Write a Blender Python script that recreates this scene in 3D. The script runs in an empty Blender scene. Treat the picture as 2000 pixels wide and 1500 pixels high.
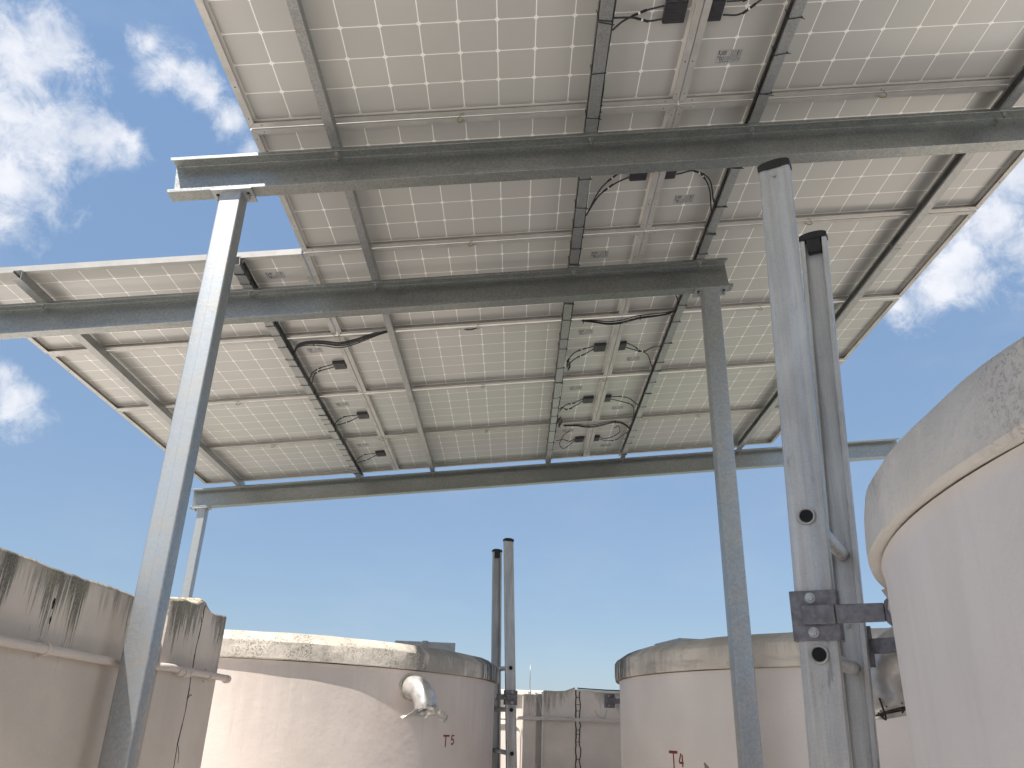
import bpy, bmesh, math, random
from mathutils import Vector, Matrix
random.seed(7)
R = math.radians
SC = bpy.context.scene
COL = SC.collection
ZC = 1.6                       # eye height above the roof floor; scene data below is relative to the eye

# ------------------------------------------------------------------ camera
cam_d = bpy.data.cameras.new('camera'); cam = bpy.data.objects.new('camera', cam_d); COL.objects.link(cam)
cr = Vector((0.9994372, -0.0034464, 0.0333668)); cu = Vector((-0.0319260, -0.4029694, 0.9146564)); cf = Vector((-0.0102935, 0.9152069, 0.4028527))
cam.matrix_world = Matrix(((cr.x, cu.x, -cf.x, 0), (cr.y, cu.y, -cf.y, 0), (cr.z, cu.z, -cf.z, ZC), (0, 0, 0, 1)))
cam_d.sensor_fit = 'HORIZONTAL'; cam_d.sensor_width = 36; cam_d.lens = 36 * 1534.76 / 2000
cam_d.clip_start = 0.02; cam_d.clip_end = 9000
SC.camera = cam

# ------------------------------------------------------------------ sky, sun, exposure
SUN = Vector((-0.35, -0.455, 1.0)).normalized()          # towards the sun
SUN_EL = math.asin(SUN.z); SUN_AZ = math.atan2(SUN.x, SUN.y)
world = bpy.data.worlds.new('World'); SC.world = world; world.use_nodes = True

class NT:
    def __init__(s, tree): s.t = tree; s.n = tree.nodes; s.l = tree.links
    def node(s, typ, **kw):
        n = s.n.new(typ)
        for k, v in kw.items(): setattr(n, k, v)
        return n
    def put(s, sock, v):
        if hasattr(v, 'is_output'): s.l.new(v, sock)
        elif v is not None: sock.default_value = v
    def math(s, op, a, b=None, c=None, clamp=False):
        n = s.node('ShaderNodeMath', operation=op, use_clamp=clamp)
        s.put(n.inputs[0], a); s.put(n.inputs[1], b)
        if c is not None: s.put(n.inputs[2], c)
        return n.outputs[0]
    def vmath(s, op, a, b=None, scale=None):
        n = s.node('ShaderNodeVectorMath', operation=op)
        s.put(n.inputs[0], a)
        if b is not None: s.put(n.inputs[1], b)
        if scale is not None: s.put(n.inputs[3], scale)
        return n.outputs['Value'] if op in ('DOT_PRODUCT', 'LENGTH', 'DISTANCE') else n.outputs[0]
    def noise(s, vec, scale, detail=4, rough=.55, dist=0):
        n = s.node('ShaderNodeTexNoise'); s.put(n.inputs['Vector'], vec); n.inputs['Scale'].default_value = scale
        n.inputs['Detail'].default_value = detail; n.inputs['Roughness'].default_value = rough; n.inputs['Distortion'].default_value = dist
        return n.outputs['Fac']
    def ramp(s, v, a, b, lo=0.0, hi=1.0, smooth=True):
        n = s.node('ShaderNodeMapRange'); n.interpolation_type = 'SMOOTHSTEP' if smooth else 'LINEAR'
        s.put(n.inputs['Value'], v); n.inputs['From Min'].default_value = a; n.inputs['From Max'].default_value = b
        n.inputs['To Min'].default_value = lo; n.inputs['To Max'].default_value = hi
        return n.outputs['Result']
    def mix(s, f, a, b, blend='MIX'):
        n = s.node('ShaderNodeMix', data_type='RGBA', blend_type=blend)
        s.put(n.inputs['Factor'], f)
        s.put(n.inputs[6], (*a, 1) if isinstance(a, tuple) and len(a) == 3 else a)
        s.put(n.inputs[7], (*b, 1) if isinstance(b, tuple) and len(b) == 3 else b)
        return n.outputs[2]
    def vec(s, x, y, z):
        n = s.node('ShaderNodeCombineXYZ'); s.put(n.inputs[0], x); s.put(n.inputs[1], y); s.put(n.inputs[2], z); return n.outputs[0]
    def sep(s, v):
        n = s.node('ShaderNodeSeparateXYZ'); s.put(n.inputs[0], v); return n.outputs
    def mapping(s, v, scale):
        n = s.node('ShaderNodeMapping'); s.put(n.inputs['Vector'], v); n.inputs['Scale'].default_value = scale; return n.outputs[0]

w = NT(world.node_tree); w.n.clear()
sky = w.node('ShaderNodeTexSky'); sky.sky_type = 'NISHITA'; sky.sun_disc = False
sky.sun_elevation = SUN_EL; sky.sun_rotation = SUN_AZ; sky.altitude = 20; sky.air_density = 1.0; sky.dust_density = .6; sky.ozone_density = 2.0
gv = w.node('ShaderNodeTexCoord').outputs['Generated']
gdir = w.vmath('NORMALIZE', gv)
# clouds: each blob is a direction in the sky and an angular radius
BLOBS = [(-0.5193, 0.6021, 0.6065, 0.060), (-0.4949, 0.6081, 0.6207, 0.040), (-0.5154, 0.6445, 0.5648, 0.066), (-0.5473, 0.6592, 0.5156, 0.066),
 (-0.4799, 0.6692, 0.5673, 0.036), (-0.4561, 0.68, 0.5741, 0.032), (-0.4423, 0.6833, 0.581, 0.020), (-0.5438, 0.6918, 0.475, 0.028),
 (-0.4135, 0.6279, 0.6593, 0.020), (-0.3997, 0.6466, 0.6497, 0.028), (-0.3743, 0.661, 0.6504, 0.028), (-0.3589, 0.6799, 0.6395, 0.024),
 (-0.3406, 0.7031, 0.6243, 0.024), (-0.3213, 0.7262, 0.6078, 0.016),
 (-0.5438, 0.783, 0.302, 0.034), (-0.5304, 0.7867, 0.3159, 0.018),
 (0.5038, 0.6941, 0.5142, 0.070), (0.4795, 0.7309, 0.4857, 0.056), (0.5053, 0.6641, 0.551, 0.052), (0.4602, 0.755, 0.4671, 0.040),
 (0.4251, 0.7824, 0.4552, 0.0208), (0.5455, 0.6877, 0.4791, 0.060), (-0.5759, 0.7614, 0.2978, 0.03), (-0.569, 0.6068, 0.555, 0.080),
 (0.2, -0.6, 0.75, 0.42), (-0.8, -0.3, 0.45, 0.42), (0.85, -0.3, 0.4, 0.42), (-0.3, -0.85, 0.3, 0.42), (0.4, -0.8, 0.25, 0.35), (0.9, .1, .2, .22)]  # this row: out-of-view clouds added to brighten the fill on shaded sides
field = None
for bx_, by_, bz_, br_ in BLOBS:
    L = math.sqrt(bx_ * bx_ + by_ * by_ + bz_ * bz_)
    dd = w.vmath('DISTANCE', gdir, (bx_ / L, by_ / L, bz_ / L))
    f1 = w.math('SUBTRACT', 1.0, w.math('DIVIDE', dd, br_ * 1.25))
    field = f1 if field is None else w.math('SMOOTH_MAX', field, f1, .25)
n1 = w.noise(gdir, 26, 10, .66, .35); n2 = w.noise(gdir, 8, 4, .55)
dens = w.math('ADD', field, w.math('MULTIPLY', w.math('SUBTRACT', n1, .5), 2.3))
dens = w.math('ADD', dens, w.math('MULTIPLY', w.math('SUBTRACT', n2, .5), .7))
cl = w.ramp(dens, .02, 1.05)
cl = w.math('MULTIPLY', cl, .88)
shade = w.ramp(w.noise(w.vmath('ADD', gdir, (0.012, 0.01, -0.02)), 16, 6, .6), .3, .72)
ccol = w.mix(shade, (.66, .71, .80), (.93, .93, .96))
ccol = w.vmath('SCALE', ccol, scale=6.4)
thin = w.math('MULTIPLY', w.ramp(w.noise(w.mapping(gdir, (1, 1, 2.2)), 5, 6, .6), .42, .85), .12)
elev = w.ramp(w.sep(gdir)[2], .0, .62, 0, 1, False)
bright = w.mix(.68, sky.outputs[0], w.mix(elev, (1.64, 2.28, 3.12), (1.42, 2.32, 3.82)))
skyc = w.mix(thin, bright, w.vmath('SCALE', (.75, .80, .9), scale=5.5))
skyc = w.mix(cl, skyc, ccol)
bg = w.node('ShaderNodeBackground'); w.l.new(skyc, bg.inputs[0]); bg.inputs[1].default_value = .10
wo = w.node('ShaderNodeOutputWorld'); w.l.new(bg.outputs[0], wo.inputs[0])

sd = bpy.data.lights.new('sun', 'SUN'); sd.energy = 4.5; sd.angle = R(.53); sd.color = (1.0, .955, .89)
so = bpy.data.objects.new('sun', sd); COL.objects.link(so); so.location = (-4, -5, 14)
so.rotation_euler = (-SUN).to_track_quat('-Z', 'Y').to_euler()
SC.view_settings.view_transform = 'Standard'; SC.view_settings.look = 'None'; SC.view_settings.gamma = 1.0
SC.view_settings.use_curve_mapping = False; SC.view_settings.exposure = 0.80
SC.render.engine = 'CYCLES'; SC.cycles.max_bounces = 8; SC.cycles.diffuse_bounces = 5; SC.cycles.glossy_bounces = 5

# ------------------------------------------------------------------ mesh helpers
class MB:
    def __init__(s): s.v = []; s.f = []; s.m = []; s.sm = []; s.uv = []
    def add(s, verts, faces, mi=0, smooth=False, uvs=None):
        b = len(s.v); s.v += [Vector(p) for p in verts]
        for k, f in enumerate(faces):
            s.f.append([b + i for i in f]); s.m.append(mi); s.sm.append(smooth)
            s.uv.append(uvs[k] if uvs else None)
        return s
    def hexa(s, p, mi=0):       # p: 8 points, bottom 4 then top 4
        return s.add(p, [(0, 3, 2, 1), (4, 5, 6, 7), (0, 1, 5, 4), (1, 2, 6, 5), (2, 3, 7, 6), (3, 0, 4, 7)], mi)
    def box(s, x0, x1, y0, y1, z0, z1, mi=0):
        return s.hexa([(x0, y0, z0), (x1, y0, z0), (x1, y1, z0), (x0, y1, z0), (x0, y0, z1), (x1, y0, z1), (x1, y1, z1), (x0, y1, z1)], mi)
    def extrude(s, prof, a, b, ex, ey, mi=0, smooth=False, ez=None):   # profile in plane (ex,ey) swept from a to b, capped
        a = Vector(a); b = Vector(b); ex = Vector(ex); ey = Vector(ey); n = len(prof)
        vs = [a + ex * p[0] + ey * p[1] for p in prof] + [b + ex * p[0] + ey * p[1] for p in prof]
        fs = [(i, (i + 1) % n, n + (i + 1) % n, n + i) for i in range(n)]
        s.add(vs, fs, mi, smooth)
        s.add(vs, [tuple(range(n - 1, -1, -1)), tuple(range(n, 2 * n))], mi, False)
        return s
    def tube(s, pts, r, n=8, mi=0, cap=True, rf=None):
        pts = [Vector(p) for p in pts]; rings = []; up = Vector((.13, .27, 1)).normalized()
        for i, p in enumerate(pts):
            t = (pts[min(i + 1, len(pts) - 1)] - pts[max(i - 1, 0)])
            t = t.normalized() if t.length > 1e-9 else Vector((0, 0, 1))
            e = up - t * up.dot(t)
            if e.length < 1e-3: e = Vector((1, 0, 0)) - t * t.x
            e.normalize(); g = t.cross(e); up = e
            rr = r if rf is None else r * rf(i / (len(pts) - 1))
            rings.append([p + (e * math.cos(2 * math.pi * k / n) + g * math.sin(2 * math.pi * k / n)) * rr for k in range(n)])
        vs = [q for rg in rings for q in rg]; fs = []
        for i in range(len(pts) - 1):
            for k in range(n):
                fs.append((i * n + k, i * n + (k + 1) % n, (i + 1) * n + (k + 1) % n, (i + 1) * n + k))
        s.add(vs, fs, mi, True)
        if cap: s.add(rings[0] + rings[-1], [tuple(range(n - 1, -1, -1)), tuple(range(n, 2 * n))], mi, False)
        return s
    def lathe(s, prof, n=192, mi=0, a0=0, a1=2 * math.pi, rad=None, smooth_rows=None, jit=0):
        full = abs(a1 - a0 - 2 * math.pi) < 1e-6; m = n if full else n + 1
        vs = []; 
        for i in range(m):
            a = a0 + (a1 - a0) * i / n
            for j, (r, z) in enumerate(prof):
                dr = jit * (math.sin(a * 7.3 + j) + math.sin(a * 17.1 + 2 * j) * .7 + math.sin(a * 41 + j) * .4) if jit else 0
                vs.append((math.cos(a) * (r + dr), math.sin(a) * (r + dr), z + dr * .8))
        k = len(prof); RR = max(p[0] for p in prof)
        for j in range(k - 1):
            fs = []; uv = []
            for i in range(n):
                i2 = (i + 1) % m
                fs.append((i * k + j, i2 * k + j, i2 * k + j + 1, i * k + j + 1))
                ua = (a0 + (a1 - a0) * i / n) * RR; ub = (a0 + (a1 - a0) * (i + 1) / n) * RR
                va, vb = prof[j][1], prof[j + 1][1]
                uv.append([(ua, va), (ub, va), (ub, vb), (ua, vb)])
            b = len(s.v)
            if j == 0: base = len(s.v); s.v += [Vector(p) for p in vs]
            for q, f in enumerate(fs):
                s.f.append([base + t for t in f]); s.m.append(mi); s.sm.append(True); s.uv.append(uv[q])
        return s
    def build(s, name, mats, parent=None, loc=(0, 0, 0), bevel=0, bseg=2, angle=35):
        me = bpy.data.meshes.new(name)
        me.from_pydata([tuple(p) for p in s.v], [], s.f)
        if not isinstance(mats, (list, tuple)): mats = [mats]
        for m in mats: me.materials.append(m)
        uvl = me.uv_layers.new(name='UVMap')
        for i, p in enumerate(me.polygons):
            p.material_index = s.m[i]; p.use_smooth = s.sm[i]
            for k, li in enumerate(p.loop_indices):
                if s.uv[i]: uvl.data[li].uv = s.uv[i][k]
                else:
                    c = s.v[s.f[i][k]]; nn = p.normal
                    if abs(nn.z) > .8: uvl.data[li].uv = (c.x + c.y, c.z)
                    elif abs(nn.x) > abs(nn.y): uvl.data[li].uv = (c.y, c.z)
                    else: uvl.data[li].uv = (c.x, c.z)
        me.update()
        o = bpy.data.objects.new(name, me); COL.objects.link(o); o.location = loc
        if parent: o.parent = parent
        if any(s.sm): 
            bm = bmesh.new(); bm.from_mesh(me); bmesh.ops.remove_doubles(bm, verts=bm.verts, dist=1e-6)
            for e in bm.edges:
                if len(e.link_faces) == 2 and e.calc_face_angle(0) > R(angle): e.smooth = False
            bm.to_mesh(me); bm.free()
        if bevel:
            b = o.modifiers.new('bevel', 'BEVEL'); b.width = bevel; b.segments = bseg; b.limit_method = 'ANGLE'; b.angle_limit = R(40)
            for p in me.polygons: p.use_smooth = True
            b.harden_normals = True
        return o

def thing(name, label, cat, mat=None, loc=(0, 0, 0), group=None):
    o = bpy.data.objects.new(name, None); COL.objects.link(o); o.empty_display_size = .2
    if mat is not None: o.matrix_world = mat
    else: o.location = loc
    o['label'] = label; o['category'] = cat
    if group: o['group'] = group
    return o
def tag(o, label, cat, group=None):
    o['label'] = label; o['category'] = cat
    if group: o['group'] = group
    return o
def spline(pts, n=8):          # Catmull-Rom through points
    P = [Vector(p) for p in pts]; P = [P[0] * 2 - P[1]] + P + [P[-1] * 2 - P[-2]]; out = []
    for i in range(1, len(P) - 2):
        for k in range(n):
            t = k / n; a, b, c, d = P[i - 1], P[i], P[i + 1], P[i + 2]
            out.append(.5 * ((2 * b) + (c - a) * t + (2 * a - 5 * b + 4 * c - d) * t * t + (3 * b - a - 3 * c + d) * t ** 3))
    out.append(P[-2]); return out
def rrect(wd, hg, r, n=4):     # rounded rectangle profile centred
    o = []
    for cx, cy, a in ((wd / 2 - r, hg / 2 - r, 0), (-wd / 2 + r, hg / 2 - r, 90), (-wd / 2 + r, -hg / 2 + r, 180), (wd / 2 - r, -hg / 2 + r, 270)):
        for k in range(n + 1):
            t = R(a + 90 * k / n); o.append((cx + r * math.cos(t), cy + r * math.sin(t)))
    return o

# ------------------------------------------------------------------ materials
def mat(name):
    m = bpy.data.materials.new(name); m.use_nodes = True; t = NT(m.node_tree)
    b = t.n['Principled BSDF']; return m, t, b
def bump(t, b, h, strength=.3, dist=.002):
    n = t.node('ShaderNodeBump'); n.inputs['Strength'].default_value = strength; n.inputs['Distance'].default_value = dist
    t.l.new(h, n.inputs['Height']); t.l.new(n.outputs[0], b.inputs['Normal'])
def simple(name, col, rough=.5, metal=0.0, noise_amt=.12, scale=30, spec=.5):
    m, t, b = mat(name); oc = t.node('ShaderNodeTexCoord').outputs['Object']
    n = t.noise(oc, scale, 5)
    c = t.mix(t.math('MULTIPLY', t.ramp(n, .3, .7), 1.0), tuple(x * (1 - noise_amt) for x in col), tuple(min(1, x * (1 + noise_amt)) for x in col))
    t.l.new(c, b.inputs['Base Color']); b.inputs['Roughness'].default_value = rough; b.inputs['Metallic'].default_value = metal
    b.inputs['Specular IOR Level'].default_value = spec
    return m
def galv(name, base=.50, metal=.72, rough=.42, tint=(1.0, 1.02, 1.03), spangle=120, dirt=.35, bumps=.22, var=1.0):
    m, t, b = mat(name); oc = t.node('ShaderNodeTexCoord').outputs['Object']
    v = t.node('ShaderNodeTexVoronoi'); t.l.new(oc, v.inputs['Vector']); v.inputs['Scale'].default_value = spangle
    cell = t.sep(v.outputs['Color'])[0]
    big = t.noise(oc, 3.1, 5, .6); fine = t.noise(oc, 260, 3, .6); mid = t.noise(t.mapping(oc, (14, 14, 14)), 1.0, 6, .65)
    k = t.math('ADD', t.math('MULTIPLY', cell, .26), t.math('MULTIPLY', fine, .34))
    k = t.math('ADD', k, t.math('MULTIPLY', big, .28)); k = t.math('ADD', k, t.math('MULTIPLY', mid, .22))
    val = t.ramp(k, .25, .85, base * (1 - .28 * var), base * (1 + .25 * var), False)
    c = t.mix(t.ramp(mid, .35, .75), tuple(x for x in tint), (1.03, 1.0, .95))
    col = t.vmath('SCALE', c, scale=val)
    # scuffs and stains
    sc = t.ramp(t.noise(t.mapping(oc, (9, 9, 2.5)), 1.3, 7, .7, .6), .60, .70)
    col = t.mix(t.math('MULTIPLY', sc, dirt), col, (.23, .24, .25))
    sp = t.ramp(t.noise(oc, 34, 4, .7), .69, .72)
    col = t.mix(t.math('MULTIPLY', sp, .55), col, (.10, .10, .10))
    t.l.new(col, b.inputs['Base Color'])
    t.l.new(t.ramp(k, .2, .9, rough + .13, rough - .10, False), b.inputs['Roughness'])
    b.inputs['Metallic'].default_value = metal
    bump(t, b, t.math('ADD', t.math('MULTIPLY', cell, .4), t.math('ADD', fine, t.math('MULTIPLY', mid, 1.5))), bumps, .0015)
    return m
GALV = galv('galvanised_steel', base=.31, metal=.90, rough=.33, tint=(.95, 1.0, .97), bumps=.55)
GALVP = galv('galvanised_steel_post', base=.42, metal=.88, rough=.46, spangle=90, dirt=.14, var=.6, tint=(.94, 1.0, 1.05))
GALVU = galv('galvanised_steel_purlin', base=.36, metal=.80, rough=.42, spangle=150, dirt=.3)
def alu_mat():
    m, t, b = mat('weathered_aluminium'); oc = t.node('ShaderNodeTexCoord').outputs['Object']
    long = t.noise(t.mapping(oc, (55, 55, 1.6)), 1.0, 6, .65); patch = t.noise(t.mapping(oc, (7, 7, 3.5)), 1.0, 6, .65, .4); fine = t.noise(oc, 330, 3, .6)
    k = t.math('ADD', t.math('ADD', t.math('MULTIPLY', long, .4), t.math('MULTIPLY', patch, .4)), t.math('MULTIPLY', fine, .2))
    c = t.mix(t.ramp(k, .34, .66), (.37, .365, .36), (.58, .575, .57))
    c = t.mix(t.math('MULTIPLY', t.ramp(patch, .58, .70), .5), c, (.55, .545, .53))          # chalky oxide
    c = t.mix(t.math('MULTIPLY', t.ramp(t.noise(t.mapping(oc, (30, 30, 5)), 1.0, 6, .7), .60, .68), .45), c, (.12, .11, .095))
    t.l.new(c, b.inputs['Base Color']); b.inputs['Metallic'].default_value = .55
    t.l.new(t.ramp(k, .3, .7, .56, .42), b.inputs['Roughness']); bump(t, b, t.math('ADD', long, fine), .08, .001)
    return m
ALU = alu_mat()
CLAMP = simple('dark_cast_clamp', (.175, .168, .182), .5, .35, .25, 60)
def frame_mat():
    m, t, b = mat('anodised_panel_frame'); oc = t.node('ShaderNodeTexCoord').outputs['Object']
    c = t.mix(t.ramp(t.noise(oc, 9, 6, .65), .3, .75), (.40, .38, .35), (.50, .475, .445))
    c = t.mix(t.math('MULTIPLY', t.ramp(t.noise(t.mapping(oc, (6, 60, 60)), 2, 5, .7), .55, .8), .35), c, (.30, .26, .21))
    t.l.new(c, b.inputs['Base Color']); b.inputs['Metallic'].default_value = .25; b.inputs['Roughness'].default_value = .36
    return m
FRAME = frame_mat()
CW, CH = .16, .16            # solar cell pitch
def laminate_mat():
    m, t, b = mat('solar_backsheet'); oc = t.node('ShaderNodeTexCoord').outputs['Object']; x, y, z = t.sep(oc)
    cx = t.math('ADD', t.math('DIVIDE', x, CW), 6.0); cy = t.math('ADD', t.math('DIVIDE', y, CH), 3.0)
    fx = t.math('ABSOLUTE', t.math('SUBTRACT', t.math('FRACT', t.math('ADD', cx, 100.5)), .5))   # distance to nearest grid line
    fy = t.math('ABSOLUTE', t.math('SUBTRACT', t.math('FRACT', t.math('ADD', cy, 100.5)), .5))
    line = t.math('LESS_THAN', t.math('MINIMUM', fx, fy), .0145)
    dia = t.math('LESS_THAN', t.math('ADD', fx, fy), .085)
    outx = t.math('GREATER_THAN', t.math('ABSOLUTE', x), 6 * CW - .001); outy = t.math('GREATER_THAN', t.math('ABSOLUTE', y), 3 * CH - .001)
    gap = t.math('MAXIMUM', t.math('MAXIMUM', line, dia), t.math('MAXIMUM', outx, outy))
    oi = t.node('ShaderNodeObjectInfo'); rnd = oi.outputs['Random']
    wn = t.node('ShaderNodeTexWhiteNoise', noise_dimensions='3D')
    t.l.new(t.vec(t.math('FLOOR', cx), t.math('FLOOR', cy), rnd), wn.inputs['Vector'])
    tone = t.math('ADD', t.math('MULTIPLY', wn.outputs['Value'], .05), .97)
    hue = t.mix(t.noise(t.vec(t.math('MULTIPLY', cx, .5), t.math('MULTIPLY', cy, .5), t.math('MULTIPLY', rnd, 30)), 1.3, 3), (.425, .405, .378), (.412, .403, .378))
    cell = t.vmath('SCALE', hue, scale=tone)
    # fine finger lines of the cell seen through the sheet, and dust
    fing = t.ramp(t.noise(t.mapping(oc, (2, 160, 1)), 3, 3, .5), .3, .7, .985, 1.012)
    cell = t.vmath('SCALE', cell, scale=fing)
    dust = t.ramp(t.noise(t.vmath('ADD', oc, t.vec(rnd, rnd, rnd)), 1.7, 2, .5, .2), .35, .8)
    col = t.mix(gap, cell, (.86, .83, .78))  # pale gap colour stands in for daylight passing between the cells
    col = t.mix(t.math('MULTIPLY', dust, .06), col, (.66, .58, .48))
    t.l.new(col, b.inputs['Base Color'])
    b.inputs['Roughness'].default_value = .28
    b.inputs['Specular IOR Level'].default_value = .95; b.inputs['IOR'].default_value = 1.6
    bump(t, b, t.noise(oc, 1.6, 2, .5), .05, .004)
    return m
LAM = laminate_mat()
BLK = simple('black_plastic', (.012, .012, .013), .42)
BOXM = simple('junction_box_plastic', (.028, .027, .030), .38, 0, .2, 80)
RUB = simple('black_rubber_cap', (.009, .009, .010), .45, 0, .3, 60)
STK = simple('silver_sticker', (.40, .40, .39), .35, .2, .1, 60)
INK = simple('sticker_ink', (.045, .045, .05), .6)
YEL = simple('sticker_yellow', (.45, .40, .05), .5)
WHT = simple('white_plastic_tag', (.75, .74, .70), .4)
EARTH = simple('yellow_green_wire', (.22, .20, .035), .45, 0, .3, 200)
BOLT = simple('zinc_bolt', (.42, .41, .39), .35, .8, .2, 80)
HOLE = simple('dark_hole', (.01, .01, .01), .9)
REDP = simple('red_stencil_paint', (.22, .028, .022), .6, 0, .25, 120)
GREYP = simple('bare_patch', (.22, .20, .18), .8)
SILV = simple('silver_tape', (.60, .575, .545), .34, .5, .22, 25)
FLAKE = simple('flaking_cream_paint', (.55, .50, .42), .7)

def plaster(name, base=(.63, .575, .53), top=None, length=.3, amount=0.0, streak=(30, 1.4), mould=(.032, .036, .022), lumps=.3, extra=None, alg=.5, blotch=.10, pits=0.0, thr=(.47, .62)):
    """painted render; `top` = z of the upper edge that rain streaks run down from, in object space (UV v)"""
    m, t, b = mat(name); tc = t.node('ShaderNodeTexCoord'); uv = tc.outputs['UV']; oc = tc.outputs['Object']
    U, V, _ = t.sep(uv)
    n1 = t.noise(oc, 2.0, 6, .6); n2 = t.noise(oc, 16, 6, .65)
    c = t.mix(t.ramp(n1, .3, .75), tuple(x * (1 - blotch) for x in base), tuple(min(1, x * (1 + blotch)) for x in base))
    c = t.mix(t.math('MULTIPLY', t.ramp(n2, .45, .8), .16), c, tuple(x * .72 for x in base))
    if amount > 0:
        uvs = t.vec(t.math('MULTIPLY', U, streak[0]), t.math('MULTIPLY', V, streak[1]), 0)
        s1 = t.noise(uvs, 1.0, 8, .72, .12); s1b = t.noise(t.vec(t.math('MULTIPLY', U, streak[0] * 3.1), t.math('MULTIPLY', V, streak[1] * 2.2), 5.1), 1.0, 6, .7)
        s2 = t.noise(t.vec(t.math('MULTIPLY', U, streak[0] * .11), t.math('MULTIPLY', V, .5), 3.3), 1.0, 5, .62)
        dtop = t.math('SUBTRACT', top, V)
        reach = t.math('ADD', length * .22, t.math('MULTIPLY', t.ramp(s2, .33, .68), length * 1.5))
        reach = t.math('MULTIPLY', reach, t.ramp(s1, .25, .75, .5, 1.5))
        fall = t.math('SUBTRACT', 1.0, t.math('DIVIDE', dtop, reach), clamp=True)
        sm = t.math('ADD', t.math('MULTIPLY', s1, .55), t.math('MULTIPLY', s1b, .45))
        mk = t.ramp(t.math('ADD', sm, t.math('MULTIPLY', fall, .26)), thr[0] + .10, thr[1] + .16)
        mk = t.math('MULTIPLY', mk, t.ramp(fall, 0, .55)); mk = t.math('MULTIPLY', mk, t.ramp(s2, .38, .58, .12, 1))
        lip = t.math('MULTIPLY', t.ramp(dtop, 0.0, length * .10, 1, 0), t.ramp(s1, .35, .55))
        mk = t.math('MAXIMUM', mk, t.math('MULTIPLY', lip, .8))
        soft = t.math('MULTIPLY', t.ramp(fall, 0.0, 1.0), t.ramp(s2, .3, .7, .15, .7))
        c = t.mix(t.math('MULTIPLY', soft, amount * alg), c, (.27, .245, .18))
        speck = t.ramp(t.noise(oc, 120, 6, .8), .30, .62, .55, 1)
        mcol = t.mix(t.ramp(t.noise(oc, 9, 4), .4, .6), mould, (.085, .088, .045))
        c = t.mix(t.math('MULTIPLY', t.math('MULTIPLY', mk, speck), amount), c, mcol)
    if extra:
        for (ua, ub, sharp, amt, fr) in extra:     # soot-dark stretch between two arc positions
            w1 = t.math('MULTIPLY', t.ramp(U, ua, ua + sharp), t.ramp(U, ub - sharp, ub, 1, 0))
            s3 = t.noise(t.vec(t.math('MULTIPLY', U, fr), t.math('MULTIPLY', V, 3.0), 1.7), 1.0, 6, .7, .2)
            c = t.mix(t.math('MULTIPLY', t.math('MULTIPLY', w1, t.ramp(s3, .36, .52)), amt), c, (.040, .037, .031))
    if pits > 0:
        pt = t.math('MULTIPLY', t.ramp(t.noise(oc, 110, 5, .8), .54, .60), t.ramp(t.noise(oc, 4.5, 5, .6), .50, .62))
        c = t.mix(t.math('MULTIPLY', pt, pits), c, (.20, .18, .14))
        lo = t.ramp(t.noise(t.vec(t.math('MULTIPLY', U, 5), t.math('MULTIPLY', V, 22), 8.8), 1.0, 6, .65), .5, .72)
        c = t.mix(t.math('MULTIPLY', lo, pits * .7), c, (.30, .27, .22))
    t.l.new(c, b.inputs['Base Color']); b.inputs['Roughness'].default_value = .62; b.inputs['Specular IOR Level'].default_value = .3
    h = t.math('ADD', t.math('MULTIPLY', t.noise(oc, 34, 6, .6), 1.0), t.math('MULTIPLY', t.noise(oc, 5, 3), 3.0))
    if pits > 0: h = t.math('ADD', h, t.math('MULTIPLY', pt, -2.2 * pits))
    bump(t, b, h, lumps, .004)
    return m

# ------------------------------------------------------------------ ground, roof floor
m, t, b = mat('roof_screed'); oc = t.node('ShaderNodeTexCoord').outputs['Object']
c = t.mix(t.ramp(t.noise(oc, .7, 7, .6), .3, .75), (.66, .635, .60), (.76, .735, .70))
c = t.mix(t.math('MULTIPLY', t.ramp(t.noise(oc, 5, 7, .7), .5, .75), .5), c, (.26, .24, .21))
t.l.new(c, b.inputs['Base Color']); b.inputs['Roughness'].default_value = .85; bump(t, b, t.noise(oc, 20, 6), .4, .006)
ROOF = m
m, t, b = mat('far_ground'); oc = t.node('ShaderNodeTexCoord').outputs['Object']
c = t.mix(t.ramp(t.noise(oc, .02, 8, .6), .4, .6), (.10, .13, .06), (.30, .29, .26))
t.l.new(c, b.inputs['Base Color']); b.inputs['Roughness'].default_value = .9
g = MB().box(-4000, 4000, -4000, 4000, -24.5, -24).build('ground', m); g['kind'] = 'structure'
g = MB().box(-13, 13, -12, 13, -.35, 0).build('roof_floor', ROOF); g['kind'] = 'structure'
g = MB().box(-12.8, 12.8, -11.8, 12.8, -24, -.353).build('building', plaster('building_paint')); tag(g, 'cream building block that carries the roof floor under the tanks', 'building')

# ------------------------------------------------------------------ panel array frame of reference
U_ = Vector((0.9940888, -0.0033443, 0.1085185)).normalized(); N_ = Vector((-0.1084819, 0.0096721, 0.9940514)); N_ = (N_ - U_ * N_.dot(U_)).normalized(); V_ = N_.cross(U_)
O_ = Vector((-1.2886987, 2.846995, 2.4913865 + ZC))
def AF(a, b_, c=0.0):          # array frame placed at (u, v, c above the plane of the frames' undersides)
    p = O_ + U_ * a + V_ * b_ + N_ * c
    return Matrix(((U_.x, V_.x, N_.x, p.x), (U_.y, V_.y, N_.y, p.y), (U_.z, V_.z, N_.z, p.z), (0, 0, 0, 1)))

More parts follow.
